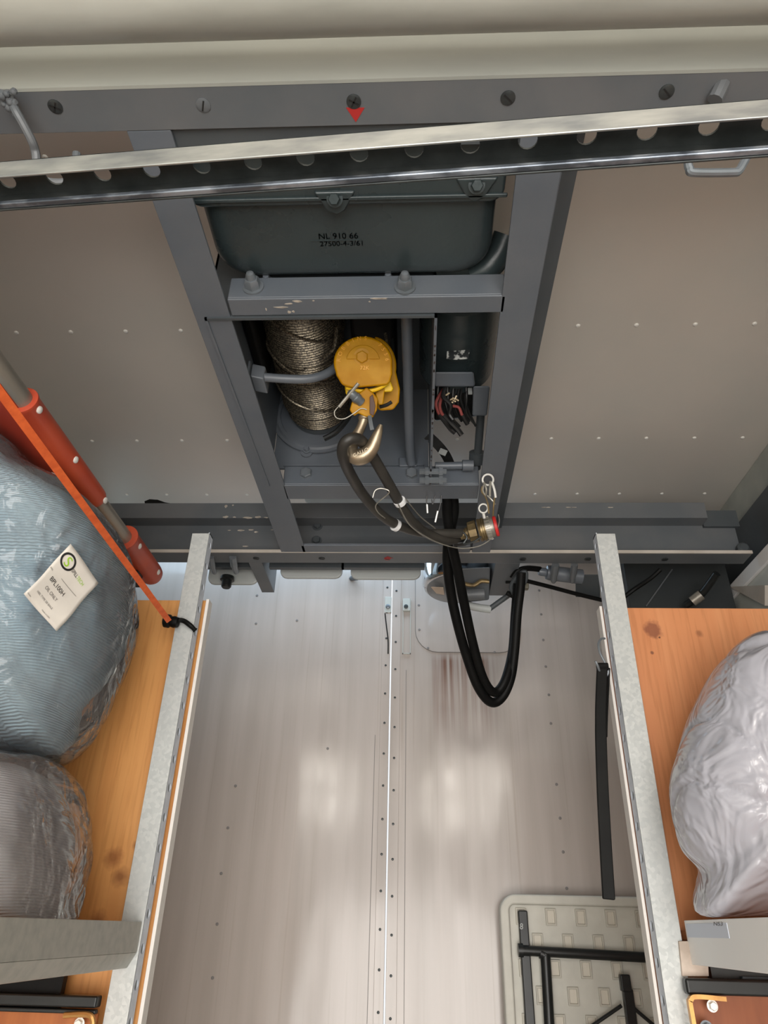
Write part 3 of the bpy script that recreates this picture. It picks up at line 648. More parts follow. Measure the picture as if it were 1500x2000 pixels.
# loom of cut wires behind the sheet
lm = thing('wire_loom', P(880, 790, 1.50), 'bundle of black and dull red wires hanging right of the hook well', 'wires')
MB().hexa([P(848, 822, 1.62), P(938, 812, 1.62), P(938, 812, 1.66), P(848, 822, 1.66), P(848, 750, 1.55), P(938, 750, 1.55), P(938, 750, 1.6), P(848, 750, 1.6)]).build('loom_backing', BLACKM, lm, .006)
for k in range(11):
    x_ = 856 + k * 6; pth = PP([(x_, 752, 1.47), (x_ - 3 + random.uniform(-5, 5), 778, 1.475), (x_ + random.uniform(-6, 8), 805, 1.48 + k * .001), (x_ + 14 + random.uniform(-6, 6), 825 + random.uniform(-8, 12), 1.50)], 6)
    MB().tube(pth, .0026, 7).build('wire', WIREB, lm)
for (l, m_, r_) in (([(866, 760, 1.46), (852, 785, 1.46), (855, 803, 1.46), (860, 812, 1.46)], WIRER, .0032), ([(868, 758, 1.455), (859, 790, 1.455), (862, 806, 1.455), (867, 812, 1.455)], WIRER, .0032),
                    ([(872, 782, 1.45), (882, 792, 1.45), (896, 796, 1.45), (903, 812, 1.45), (912, 825, 1.46)], WIRER, .003),
                    ([(858, 810, 1.46), (870, 825, 1.46), (880, 838, 1.47), (889, 846, 1.47)], WIREB, .0048), ([(866, 810, 1.455), (880, 825, 1.46), (893, 838, 1.46), (902, 850, 1.46)], WIREB, .0055),
                    ([(903, 810, 1.45), (908, 820, 1.455), (913, 828, 1.46)], WIREB, .0052), ([(870, 756, 1.44), (866, 775, 1.44), (880, 790, 1.44), (878, 808, 1.45), (885, 820, 1.45)], WIREB, .0045)):
    MB().tube(PP(l, 6), r_, 8).build('wire', m_, lm)
for (px, py) in ((883, 779), (890, 776), (887, 783), (893, 781), (881, 786), (874, 770)):
    c = P(px, py, 1.44); d_ = Vector((random.uniform(-1, 1), random.uniform(-1, 1), random.uniform(-1, 1))).normalized(); MB().tube([c - d_ * .004, c + d_ * .005], .0017, 6).build('wire_end', WIREC, lm)
MB().obox(P(918, 764, 1.45), (.0042, 0, 0), (0, .001, .008), (0, .002, 0)).build('cable_tag', PALEBOX, lm)
# black pipe arc seen through the bay
ah = thing('curved_hose', P(860, 900, 1.62), 'thick black curved hose with white tag behind the right bay of the hoist', 'hose')
MB().ribbon(PP([(835, 850, 1.64), (858, 872, 1.64), (874, 895, 1.65), (884, 925, 1.66), (888, 960, 1.67)], 6), .022, .012, ray(870, 880)).build('hose_body', BLACK, ah)
MB().obox(P(865, 883, 1.63), (.008, .0, -.004), (.003, 0, .007), (0, .001, 0)).build('white_tag', PALEBOX, ah)

# ------------------------------------------------------------------ yellow hook block
hb = thing('hook_block', P(712, 720, 1.30), 'yellow snatch block with bronze hook hanging in the dark well', 'hook')
def poly(l, zc): return [P(x, y, zc) for x, y in l]
nb = -ray(712, 720).normalized()
def plate(l, zc, th, name, m, bev=.003, parent=None): return MB().prism(poly(l, zc), nb * th).build(name, m, parent or hb, bev)
def arc(cx, cy, r, a0, a1, n=16, ry=None): return [(cx + r * math.cos(math.radians(a0 + (a1 - a0) * k / n)), cy + (ry or r) * math.sin(math.radians(a0 + (a1 - a0) * k / n))) for k in range(n + 1)]
o1 = arc(709, 708, 57, 160, 365, 26, 51) + [(766, 730), (762, 745), (757, 752), (690, 758), (680, 756), (668, 752), (657, 733)]
fp = plate(o1, 1.315, .014, 'cheek_plate', YELLOW, .005)
o2 = arc(722, 716, 52, -80, 10, 12, 60) + [(781, 760), (779, 785), (768, 800), (742, 802), (735, 796), (735, 720)]
plate(o2, 1.385, .014, 'cheek_plate', YELLOW, .005)
plate(arc(717, 712, 47, 0, 359, 28), 1.37, .020, 'sheave', FRAMED, .004)
plate([(672, 745), (762, 742), (768, 758), (766, 765), (700, 768), (676, 772)], 1.345, .014, 'lower_cheek', YELLOW2, .004)
# raised boss, nut, rim
plate(arc(709, 707, 33, 190, 350, 16), 1.3008, .003, 'raised_boss', YELLOW, .001)
cN = P(707, 697, 1.300); hexbolt(cN, nb, .0115, .006, YELLOW, hb, 'pivot_nut')
# slot with dark rubber
MB().tube(PP([(680, 748, 1.318), (705, 755, 1.318), (730, 752, 1.318), (750, 740, 1.318)], 6), [.002] + [.0045] * 17 + [.002], 8).build('slot_gap', INK, hb)
MB().tube(PP([(677, 757, 1.315), (705, 764, 1.313), (735, 761, 1.313), (758, 748, 1.315)], 6), .0035, 8).build('slot_lip', YELLOW2, hb)
MB().tube(PP([(742, 795, 1.372), (755, 791, 1.370), (765, 785, 1.37)], 6), .0035, 8).build('slot_gap', INK, hb)
# yoke
plate([(700, 768), (716, 756), (730, 768), (738, 778), (736, 800), (728, 815), (712, 812), (700, 806), (692, 812), (683, 800), (690, 775)], 1.32, .022, 'yoke', YELLOW, .003)
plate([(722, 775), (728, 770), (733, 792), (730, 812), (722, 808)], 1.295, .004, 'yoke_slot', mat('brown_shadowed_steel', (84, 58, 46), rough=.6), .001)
plate([(732, 768), (744, 752), (752, 756), (748, 790), (738, 790)], 1.35, .02, 'yoke_arm', YELLOW, .003)
# knurled pin with T handle
pa, pb_ = P(682, 765, 1.285), P(706, 786, 1.30)
dp = (pb_ - pa); MB().lathe(pa, dp, [(0, .006), (.004, .0085), (.014, .0085), (.016, .010), (.022, .010), (.024, .0088), (.032, .0088)], 18).build('pin_collar', STEEL, hb, .0006)
MB().tube([P(700, 749, 1.28), P(662, 795, 1.285)], .0033, 10).build('pin_handle', WIRE, hb)
MB().tube(PP([(660, 795, 1.285), (653, 805, 1.285), (657, 816, 1.285), (672, 818, 1.288), (690, 808, 1.292), (705, 798, 1.295), (716, 800, 1.297)], 6), .0011, 6).build('pin_lanyard', WIRE, hb)
# hook
hk = [(713, 806, 1.315, 8), (711, 818, 1.312, 9.5), (706, 832, 1.310, 9), (698, 848, 1.308, 10), (690, 862, 1.306, 12), (685, 877, 1.304, 14), (689, 889, 1.302, 15.5), (701, 893, 1.300, 16.5), (714, 888, 1.298, 16.5), (725, 876, 1.296, 14.5), (732, 862, 1.294, 12), (737, 849, 1.293, 9.5), (741, 838, 1.292, 7), (744, 829, 1.291, 3.5)]
pth = spline([P(a, b_, c_) for a, b_, c_, d_ in hk], 5); rad = sspline([d_ * 1.30 / FPX for a, b_, c_, d_ in hk], 5)
hook = MB().tube(pth, rad, 18).build('hook', HOOKM, hb, smooth=60)
MB().lathe(P(712, 812, 1.315), (0, 0, -1), [(0, .010), (.006, .012), (.012, .010)], 18).build('hook_collar', HOOKM, hb)
MB().ribbon(PP([(722, 812, 1.295), (724, 826, 1.292), (727, 840, 1.29)], 5), .007, .003, nb).build('safety_latch', FRAMED, hb)
def arc_text(txt, cx, cy, r, a0, da, zc, size, m, parent):
    """letters stamped along an arc of the cheek plate"""
    for k, chh in enumerate(txt):
        if chh == ' ': continue
        a = math.radians(a0 + da * k); u_ = Vector((-math.sin(a), math.cos(a))); v_ = Vector((math.cos(a), math.sin(a))); pc = Vector((cx, cy)) + v_ * r
        text_part(chh, lambda x, y, z, pc=pc, u_=u_, v_=v_: P(pc.x + (u_.x * x + v_.x * y), pc.y + (u_.y * x + v_.y * y), zc) + nb * z * .0008, size, m, parent, depth=1.0, align='CENTER')
LET = mat('yellow_raised_letter', (236, 170, 24), rough=.4)
arc_text('ROBBINS', 709, 708, 44, 186, 15, 1.3, 11, LET, hb)
arc_text('7556', 709, 708, 44, 314, 13, 1.3, 11, LET, hb)
text_part('72K', lambda x, y, z: P(703 + x, 722 - y, 1.3) + nb * z * .0008, 11, LET, hb, depth=1.0)
text_part('GALLO', lambda x, y, z: P(690 + x * .92 - y * .15, 893 - x * .42 - y * .9, 1.2795) , 10, mat('hook_letter', (196, 182, 156), rough=.4, metal=.6), hb, depth=.4)
# falls of rope from drum to block
MB().tube(PP([(752, 640, 1.40), (756, 680, 1.38), (760, 720, 1.375)], 5), .0035, 8).build('rope_fall', ROPE, hb)
MB().tube(PP([(766, 640, 1.42), (768, 690, 1.40), (772, 760, 1.39)], 5), .0035, 8).build('rope_fall', BLACKM, hb)

# ------------------------------------------------------------------ hoses and cables
ph = thing('power_hose', P(735, 1000, 1.4), 'dark rubber hose looped through the bronze hook and ending at the connector', 'hose')
l = [(905, 1042, 1.60), (870, 1042, 1.58), (830, 1041, 1.56), (790, 1031, 1.53), (750, 1010, 1.49), (712, 970, 1.43), (684, 925, 1.35), (670, 890, 1.285), (672, 868, 1.265), (685, 857, 1.262), (700, 858, 1.275), (712, 868, 1.31), (724, 885, 1.345), (742, 915, 1.375), (765, 955, 1.42), (785, 990, 1.46), (805, 1018, 1.50), (835, 1042, 1.545), (868, 1055, 1.58), (895, 1052, 1.62)]
MB().tube(PP(l, 8), .0107, 18).build('hose_body', HOSE, ph, smooth=70)
for (l_, m_) in (([(752, 977, 1.418), (790, 978, 1.418)], WIRE),):
    pass
def tie(px, py, zc, d, r=.0128):
    d = Vector(d); b = MB(); b.lathe(P(px, py, zc) - d.normalized() * .004, d, [(0, r), (.008, r)], 20); return b.build('tie_wrap', WHITEB, ph)
tie(781, 980, 1.445, P(785, 990, 1.46) - P(765, 955, 1.42)); tie(773, 1026, 1.515, P(790, 1031, 1.53) - P(750, 1010, 1.49), .0132)
lw = thing('lanyard_wire', P(800, 1030, 1.5), 'thin pale lanyard wire strung below the hose to the connector', 'wire')
MB().tube(PP([(728, 972, 1.40), (733, 958, 1.40), (746, 954, 1.40), (760, 962, 1.40), (735, 985, 1.42), (738, 1000, 1.44), (752, 1012, 1.47)], 8), .0012, 6).build('wire_strand', WIRE, lw)
MB().tube(PP([(778, 985, 1.43), (800, 1025, 1.48), (835, 1050, 1.53), (870, 1065, 1.56), (905, 1071, 1.58), (940, 1065, 1.58), (966, 1045, 1.58), (975, 1020, 1.59), (973, 1005, 1.60)], 8), .0013, 6).build('wire_strand', WIRE, lw)
MB().tube(PP([(793, 975, 1.43), (820, 1008, 1.49), (850, 1032, 1.54)], 8), .0013, 6).build('wire_strand', WIRE, lw)
# connector
cn = thing('cable_connector', P(935, 1030, 1.58), 'olive metal cable connector with red end cap below the chain clips', 'connector')
A_ = P(899, 1045, 1.60); B_ = P(972, 1027, 1.585); d_ = (B_ - A_); T = d_.length
k_ = 1.59 / FPX
MB().lathe(A_, d_, [(0, 10 * k_), (.012, 10 * k_), (.013, 12 * k_), (.022, 13 * k_)], 22).build('cable_gland', BRASS, cn)
MB().lathe(A_ + d_ * .22, d_, [(0, 15 * k_), (.002, 21 * k_), (.020, 22 * k_)], 10).build('hex_sleeve', BRASS, cn, .0008)
MB().lathe(A_ + d_ * .50, d_, [(0, 22.5 * k_), (.004, 23.5 * k_), (.005, 22 * k_), (.009, 22 * k_), (.010, 23.5 * k_), (.013, 23.5 * k_), (.014, 21 * k_), (.016, 21 * k_)], 30).build('coupling_ring', BRASS, cn)
b = MB()
for k in range(18):
    a = 2 * math.pi * k / 18; dn = d_.normalized(); e1 = dn.cross(Vector((0, 0, 1))).normalized(); e2 = dn.cross(e1); rdir = e1 * math.cos(a) + e2 * math.sin(a)
    b.obox(A_ + d_ * .76 + rdir * 21.5 * k_, dn * .005, rdir.cross(dn) * .0022, rdir * .0016)
b.build('grip_rib', WIRE, cn)
MB().lathe(A_ + d_ * .68, d_, [(0, 20.5 * k_), (.016, 20.5 * k_), (.020, 19 * k_)], 30).build('coupling_shell', ALU, cn)
MB().lathe(A_ + d_ * .92, d_, [(0, 20.2 * k_), (.006, 20.4 * k_), (.007, 17 * k_)], 30).build('red_cap', RED, cn, label='red end cap ring')
MB().tube(PP([(905, 1040, 1.585), (912, 1050, 1.58), (906, 1062, 1.58), (925, 1058, 1.57), (940, 1048, 1.57)], 6), .0022, 8).build('retaining_wire', DSTEEL, cn)
MB().obox(P(898, 1058, 1.62), (.016, 0, .002), (0, .008, 0), (0, 0, .009)).build('lower_clamp', BLACKM, cn, .003)
# chain clips
cc = thing('chain_clip', P(950, 965, 1.58), 'steel eye ring with snap clips hanging from the right frame bar', 'clip')
def ring(cx, cy, r, zc, th, m, parent, name='ring', sq=1.0): return MB().tube([P(cx + r * math.cos(t * math.pi / 12), cy + r * sq * math.sin(t * math.pi / 12), zc) for t in range(24)], th, 8, closed=True).build(name, m, parent)
ring(953, 937, 10.5, 1.515, .0022, RIVET, cc); ring(944, 993, 8.5, 1.515, .0018, RIVET, cc)
MB().lathe(P(953, 925, 1.565), P(953, 937, 1.515) - P(953, 925, 1.565), [(0, .005), (.006, .004), (.014, .0035)], 10).build('eye_shank', RIVET, cc)
for (l, m_, r_) in (([(945, 942, 1.51), (950, 955, 1.505), (948, 968, 1.51), (943, 958, 1.51), (945, 947, 1.51)], WIRE, .0022), ([(958, 940, 1.51), (957, 955, 1.505), (957, 970, 1.505)], WIRE, .0026), ([(961, 942, 1.51), (966, 958, 1.505), (968, 972, 1.505)], RIVET, .0026),
                    ([(952, 968, 1.51), (962, 978, 1.505), (967, 985, 1.51)], WIRE, .002), ([(942, 950, 1.51), (941, 960, 1.51), (948, 970, 1.51), (953, 985, 1.51), (955, 1003, 1.51)], BRASS, .0018), ([(966, 972, 1.505), (964, 990, 1.505), (963, 1008, 1.51)], BRASS, .0018), ([(944, 1002, 1.512), (946, 1012, 1.515)], RIVET, .003)):
    MB().tube(PP(l, 6), r_, 8).build('clip_link', m_, cc)
# hanging power cables
hc = thing('hanging_cable', P(950, 1250, 1.85), 'two thick black cables hanging in a long loop in front of the white door', 'cable')
MB().tube(PP([(884, 965, 1.66), (886, 1000, 1.68), (877, 1050, 1.70), (874, 1100, 1.73), (881, 1160, 1.76), (894, 1220, 1.78), (911, 1280, 1.80), (933, 1340, 1.81), (958, 1371, 1.82), (980, 1362, 1.83), (997, 1325, 1.84), (1005, 1270, 1.85), (1010, 1200, 1.86), (1016, 1150, 1.87), (1018, 1118, 1.87)], 8), .0125, 16).build('cable', BLACK, hc, smooth=70)
MB().tube(PP([(873, 970, 1.64), (874, 1010, 1.66), (882, 1060, 1.68), (893, 1110, 1.71), (907, 1180, 1.75), (922, 1250, 1.78), (940, 1315, 1.80), (957, 1347, 1.81), (972, 1350, 1.82), (988, 1325, 1.83), (1001, 1270, 1.865), (1006, 1200, 1.885), (1011, 1140, 1.89)], 8), .0118, 16).build('cable', BLACK, hc, smooth=70)

# ------------------------------------------------------------------ equipment behind the far beam
YB = 1.82
for i, (a0, a1, row, nm) in enumerate(((404, 503, 1140, 'left of the three pale lamp housings, with a black knob below it'), (546, 668, 1128, 'middle of the three pale lamp housings behind the far beam'), (684, 822, 1130, 'right of the three pale lamp housings, beside the hanging cables'))):
    A = PY(a0, row, YB); B = PY(a1, row, YB); t_ = thing('lamp_housing', V((A.x + B.x) / 2, YB, A.z - UP), nm, 'lamp', 'lamp housings behind the far beam')
    rrp = rrect(A.x, B.x, A.z, A.z + .16, .022)
    MB().prism([(x, YB, z) for x, z in rrp], (0, .012, 0)).build('housing_shell', PALEBOX, t_, .003)
    zt = PY(600, 1113, 1.775).z - UP
    MB().box(A.x - .02, B.x + .01, 1.76, 1.775, zt, zt + .1).build('dark_strip', FRAMED, t_)  # dark bar filling the band above the housing
c = PY(445, 1137, YB - .01)
kb = thing('drain_knob', c, 'small black knob sticking down under the left pale housing', 'knob')
MB().lathe(c + Vector((0, -.01, .012)), (0, .0, -1), [(0, .019), (.010, .020), (.012, .014), (.03, .014), (.034, .011)], 18).build('knob_body', BLACKM, kb)
c = PY(690, 1124, 2.11); kb = thing('rubber_stop', c, 'small dark rubber stop above the slit between the door leaves', 'stop')
MB().tube([c + Vector((-.010, .0405, .008)), c + Vector((.012, 0, -.006))], [.008, .011], 12).build('stop_body', FRAMED, kb)
# round chrome lamp with bracket
lp = thing('beacon_lamp', P(880, 1140, 2.0), 'round chrome rimmed lamp half hidden behind the hanging cables', 'lamp')
cL = PY(893, 1150, 1.925); n_ = Vector((0, -.06, -1)).normalized()
MB().lathe(cL - n_ * .075, n_, [(0, .098), (.010, .102), (.060, .102), (.070, .098), (.075, .092)], 48).build('chrome_rim', CHROME, lp, smooth=50)
MB().lathe(cL - n_ * .002, n_, [(0, .091), (.004, .090), (.010, .070), (.013, .03), (.014, .002)], 44).build('lens', mat('grey_lens', (120, 122, 124), rough=.25), lp)
MB().prism([PZ(842, 1146, cL.z - UP - .015), PZ(866, 1147, cL.z - UP - .015), PZ(868, 1161, cL.z - UP - .015), PZ(852, 1158, cL.z - UP - .015)], n_ * .002).build('beige_sticker', PATINA, lp)
MB().hexa([P(905, 1178, 2.02), P(955, 1172, 2.02), P(955, 1165, 2.1), P(905, 1165, 2.1), P(900, 1110, 1.97), P(958, 1108, 1.97), P(958, 1108, 2.05), P(900, 1108, 2.05)]).build('lamp_bracket', RAILG, lp, .004)
MB().tube(PP([(905, 1140, 1.95), (925, 1143, 1.95), (940, 1135, 1.95), (955, 1136, 1.95)], 6), .006, 10).build('lamp_cable', BRASS, lp)
MB().tube([P(907, 1162, 1.96), P(945, 1160, 1.96)], .016, 16).build('lamp_barrel', RAILG, lp)
MB().tube(PP([(905, 1180, 2.0), (935, 1187, 2.0), (958, 1190, 2.0)], 5), .011, 14).build('conduit_arm', PALEBOX, lp)
MB().tube([P(955, 1190, 2.0), P(1008, 1152, 1.98)], .0075, 12).build('conduit_arm', FRAMED, lp)
# cable clamp cluster
cq = thing('cable_clamp', P(1015, 1135, 1.93), 'dark cable clamp knot where the hanging cables are tied up', 'clamp')
for (l, m_, r_) in (([(1000, 1130, 1.92), (1012, 1115, 1.92), (1030, 1110, 1.93), (1055, 1112, 1.95)], BLACK, .008), ([(1005, 1160, 1.92), (1000, 1145, 1.92), (1010, 1128, 1.91), (1025, 1118, 1.91), (1024, 1135, 1.91), (1012, 1150, 1.91)], FRAMED, .008),
                    ([(990, 1158, 1.93), (1008, 1165, 1.93), (1018, 1150, 1.92), (1022, 1130, 1.92)], BLACK, .007), ([(988, 1137, 1.93), (1040, 1137, 1.94)], BLACK, .004)):
    MB().tube(PP(l, 6), r_, 10).build('cable_turn', m_, cq)
MB().obox(P(1022, 1132, 1.95), (.013, 0, 0), (0, .01, 0), (0, 0, .03)).build('clamp_body', mat('olive_grey_metal', (110, 106, 92), rough=.5), cq, .004)
MB().tube([P(1003, 1165, 1.93), P(1010, 1172, 1.93)], .007, 8).build('clamp_end', BLACK, cq)
sc = thing('stay_cable', P(1100, 1150, 1.98), 'thin black cable running right from the cable clamp to the grey box', 'cable')
MB().tube(PP([(1022, 1133, 1.93), (1070, 1145, 1.95), (1130, 1161, 1.97), (1175, 1172, 1.98)], 5), .0058, 10).build('cable', BLACK, sc)
cyl = thing('actuator', P(1100, 1125, 1.96), 'grey horizontal cylinder below the far beam beside the right upright', 'actuator')
MB().lathe(P(1052, 1116, 1.95), P(1130, 1126, 1.95) - P(1052, 1116, 1.95), [(0, .010), (.006, .012), (.020, .012), (.022, .019), (.03, .021), (.12, .021)], 20).build('cylinder_body', FRAME, cyl)
gb = thing('grey_box', P(1150, 1150, 1.97), 'small grey metal box just left of the right galvanised upright', 'box')
MB().hexa([P(1124, 1166, 1.99), P(1172, 1168, 1.99), P(1172, 1166, 2.07), P(1124, 1164, 2.07), P(1124, 1122, 1.93), P(1172, 1122, 1.93), P(1172, 1122, 2.0), P(1124, 1122, 2.0)]).build('box_body', FRAMED, gb, .002)
dk = thing('side_locker', P(1270, 1140, 2.0), 'dark grey sheet metal locker under the far beam above the right plywood board', 'locker')
A = PY(1225, 1150, 1.86)
MB().box(A.x, .89, 1.86, 2.10, .62, .98).build('locker_body', LOCK, dk, .003)
MB().tube([PY(1262, 1184, 1.855), PY(1313, 1112, 1.855)], .0022, 6).build('locker_edge', RAILG, dk)
MB().tube(PP([(1220, 1165, 1.90), (1240, 1150, 1.90), (1270, 1130, 1.88), (1290, 1112, 1.87)], 6), .006, 8).build('locker_cable', BLACK, dk)
MB().tube(PP([(1340, 1182, 1.93), (1370, 1160, 1.90), (1400, 1120, 1.86)], 6), .010, 12).build('locker_pipe', BLACKM, dk)
MB().lathe(P(1352, 1175, 1.9), P(1375, 1158, 1.89) - P(1352, 1175, 1.9), [(0, .014), (.03, .014)], 16).build('pipe_joint', ALU, dk)
# dark foam piece lying on the far beam at left
fo = thing('black_rag', PY(310, 980, 1.66), 'flat black strip lying on top of the far beam at left', 'rag')
MB().prism([PY(282, 979, 1.665), PY(292, 975, 1.665), PY(308, 976, 1.665), PY(322, 981, 1.665), PY(345, 985, 1.665), PY(345, 992, 1.665), PY(285, 992, 1.665)], (0, .03, 0)).build('rag_body', BLACK, fo)
# louvre seen through the frame under crossbar
lv = thing('ceiling_lamp', V(PZ(690, 980, 1.10).x, PZ(690, 982, 1.10).y - .05, 1.10), 'pale rounded ceiling lamp glimpsed through the far opening of the hoist frame', 'lamp')
A = PZ(597, 985, 1.11); B = PZ(775, 990, 1.11)
b = MB(); loft([plan_rr(A.x, B.x, A.y - .16, A.y + .0, .02, 1.11), plan_rr(A.x, B.x, A.y - .16, A.y + .0, .02, 1.145)], b).build('lamp_body', PALEBOX, lv, .003)
for (px) in (836, 842, 858, 862):
    pass
sw = thing('loose_wires', P(845, 985, 1.6), 'thin loose wires with pale ends hanging left of the black cables', 'wires')
for (l, m_) in (([(834, 968, 1.6), (833, 985, 1.6), (836, 998, 1.6)], WIREB), ([(850, 968, 1.6), (845, 985, 1.6), (843, 975, 1.6)], WIREB), ([(862, 968, 1.6), (860, 985, 1.6), (856, 1000, 1.6)], WIREB), ([(834, 985, 1.598), (835, 1002, 1.598)], RIVET), ([(855, 998, 1.598), (850, 1020, 1.598)], RIVET)):
    MB().tube(PP(l, 5), .0022 if m_ is RIVET else .0014, 6).build('wire', m_, sw)

# ------------------------------------------------------------------ galvanised strut in front
a = P(15, 350, .715); b_ = P(1508, 234, .609); du = (b_ - a); Ls = du.length; du.normalize(); pt = Ls / 14
wd = Vector((0, 1, 0)); wd = (wd - wd.dot(du) * du).normalized(); up_ = du.cross(wd); 
if up_.z < 0: up_ = -up_
st = thing('strut_channel', (a + b_) / 2, 'galvanised punched strut channel crossing close in front of the hoist', 'strut')
W_ = .0375; Fh = .025; s0 = a - du * pt * 11 - wd * W_ / 2; LL = pt * 35
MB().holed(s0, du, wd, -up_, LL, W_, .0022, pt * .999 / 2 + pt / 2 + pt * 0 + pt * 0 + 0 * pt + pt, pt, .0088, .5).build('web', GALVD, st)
def strip(o_, w_, h_): return MB().hexa([o_, o_ + du * LL, o_ + du * LL + w_, o_ + w_, o_ + h_, o_ + du * LL + h_, o_ + du * LL + w_ + h_, o_ + w_ + h_])
strip(s0 - up_ * Fh, wd * .0025, up_ * Fh).build('near_flange', GALVB, st, .0011)
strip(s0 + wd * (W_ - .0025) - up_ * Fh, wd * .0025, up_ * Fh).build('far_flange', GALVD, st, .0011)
strip(s0 + wd * (W_ - .009) - up_ * Fh, wd * .0065, up_ * .006).build('far_lip', GALVE, st, .002)

# ------------------------------------------------------------------ shelving units
def shelving(side):
    L = side == 'l'
    t_ = thing('shelving_unit', V(-.47 if L else .40, 1.35, -1.6), ('left' if L else 'right') + (' shelving bay with galvanised beam under the blue bale' if L else ' shelving bay with white beam under the milky plastic bag'), 'shelving', 'shelving bays along the side walls')
    x0, x1 = (-.4875, -.4495) if L else (.3845, .4245)
    yu = 1.335; dpt = .030; zt = .737
    up = MB(); th = .0022
    z0 = -1.6
    up.box(x0, x1, yu, yu + th, z0, zt); 
    if L: up.box(x0, x0 + th, yu + th, yu + dpt, z0, zt)
    else: up.box(x1 - th, x1, yu + th, yu + dpt, z0, zt)
    up.box(x0 + th, x1 - th, yu + dpt - th, yu + dpt, z0, zt)
    up.build('upright', GALV, t_, .0008)
    h = MB(); xx = x1 - th if L else x0
    h.holed(V(xx, yu + th, zt), (0, 0, -1), (0, 1, 0), (1, 0, 0), zt - z0, dpt - th, th, .022, .050, .0078, .5)
    h.build('punched_face', GALVI, t_)
    MB().box(x1 - .014 if L else x0 + .008, x1 - .008 if L else x0 + .014, yu + .0035, yu + dpt - .0035, z0, zt - .002).build('hole_shade_core', INK, t_)  # black core added so the punched holes look shaded inside
    # plywood end board
    yb_ = 1.380
    if L: xb0, xb1, ztop = -.995, -.444, .598
    else: xb0, xb1, ztop = .384, .90, .586
    if L: mw = wood_mat('golden_plywood', (214, 148, 84), (228, 166, 100), [(-.54, .10 + UP, .012, (150, 90, 46), .8), (-.52, .07 + UP, .010, (140, 86, 46), .9), (-.545, -.0 + UP, .012, (150, 92, 48), .8), (-.50, .12 + UP, .006, (150, 92, 48), .8)])
    else:
        kc = PY(1275, 1230, yb_); mw = wood_mat('reddish_plywood', (206, 134, 86), (214, 146, 98), [(kc.x, kc.z, .016, (128, 70, 46), .3), (PY(1366, 1237, yb_).x, PY(1366, 1237, yb_).z, .006, (150, 92, 56), .6), (PY(1288, 1245, yb_).x, PY(1288, 1245, yb_).z, .0022, (60, 30, 22), .2), (PY(1274, 1275, yb_).x, PY(1274, 1275, yb_).z, .003, (110, 64, 44), .4)])
    o = MB().box(xb0, xb1, yb_, yb_ + .012, -1.2, ztop).build('end_board', mw, t_, .0008)
    # move the texture origin to room coordinates
    o.data.transform(Matrix.Translation(WL[t_])); o.location = -WL[t_]
    if L: MB().box(xb1 + .0005, xb1 + .007, yb_ - .012, yb_ + .014, -1.2, ztop - .002).build('edge_trim', WHITET, t_, .001)
    else: MB().box(xb0 - .006, xb0 - .0005, yb_ - .014, yb_ + .014, -1.2, ztop - .002).build('edge_trim', WHITET, t_, .001)
    # beam and deck
    if L:
        xb_ = -.452
        be = MB()
        be.box(xb_ - .003, xb_, .15, yu - .001, -.040, .003); be.box(xb_ - .020, xb_ - .003, .15, yu - .001, .0, .003)
        be.add([(xb_, .15, -.040 + UP), (xb_, yu - .001, -.040 + UP), (xb_ - .012, yu - .001, -.062 + UP), (xb_ - .012, .15, -.062 + UP), (xb_ - .003, .15, -.040 + UP), (xb_ - .003, yu - .001, -.040 + UP), (xb_ - .015, yu - .001, -.062 + UP), (xb_ - .015, .15, -.062 + UP)], [(0, 1, 2, 3), (4, 7, 6, 5), (0, 3, 7, 4), (1, 5, 6, 2), (3, 2, 6, 7), (0, 4, 5, 1)])
        be.build('shelf_beam', GALVL, t_, .0012)
        MB().box(-.995, xb_ - .022, .2, 1.375, -.018, -.003).build('shelf_board', mw, t_)
        # lower bay
        yl = 1.315
        A = PY(192, 1945, yl); B = PY(192, 1982, yl)
        MB().box(-.995, A.x, yl, yl + .012, B.z - UP, A.z - UP - .018).build('lower_bar', BLACKM, t_, .002)
        MB().box(-.995, A.x, yl - .003, yl + .02, A.z - UP - .016, A.z - UP).build('lower_bar', BLACKM, t_, .003)
        MB().box(-.995, PY(118, 1940, 1.33).x, 1.33, 1.345, -.125, -.03).build('lower_back', BLACK, t_)  # black sheet standing in for the shadow below the shelf beam
        c = PY(158, 1990, yl)
        g2 = MB(); g2.tube(spline([c + Vector((-.026, -.004, .004)), c + Vector((.008, -.004, .006)), c + Vector((.020, -.004, .0)), c + Vector((.023, -.004, -.02)), c + Vector((.023, -.004, -.08))], 6), .0042, 8, flat=(0, 1, 0)); g2.build('corner_bracket', GOLD, t_)
        hexbolt(c + Vector((.0, -.002, -.006)), (0, -1, 0), .006, .006, RIVET, t_)
        MB().box(-.995, c.x + .02, yl + .014, yl + .02, -.5, B.z - UP).build('lower_board', mat('shaded_brown_plywood', (184, 108, 54), (164, 92, 44), rough=.5, scale=6, stretch=(8, 1, 1)), t_)
    else:
        xb_ = .432
        MB().box(xb_, xb_ + .003, .15, yu - .001, -.036, .024).build('shelf_beam', WHITEB, t_, .001)
        MB().box(xb_ + .001, xb_ + .03, .15, yu - .001, -.004, .0).build('beam_lip', WHITEB, t_)
        MB().box(xb_ + .004, .90, .2, 1.375, -.003, .010).build('shelf_board', mw, t_)
        A = PX(1340, 1810, xb_ - .0008); B = PX(1425, 1836, xb_ - .0008)
        MB().box(xb_ - .0008, xb_, B.y, A.y, B.z - UP + .002, A.z - UP + .004).build('label_strip', mat('bluish_label', (205, 212, 226), rough=.45), t_)
        text_part('NS3', lambda x, y, z: PX(1393 + x, 1808 - y, xb_ - .0012), 11, GREYINK, t_)
        yl = 1.31
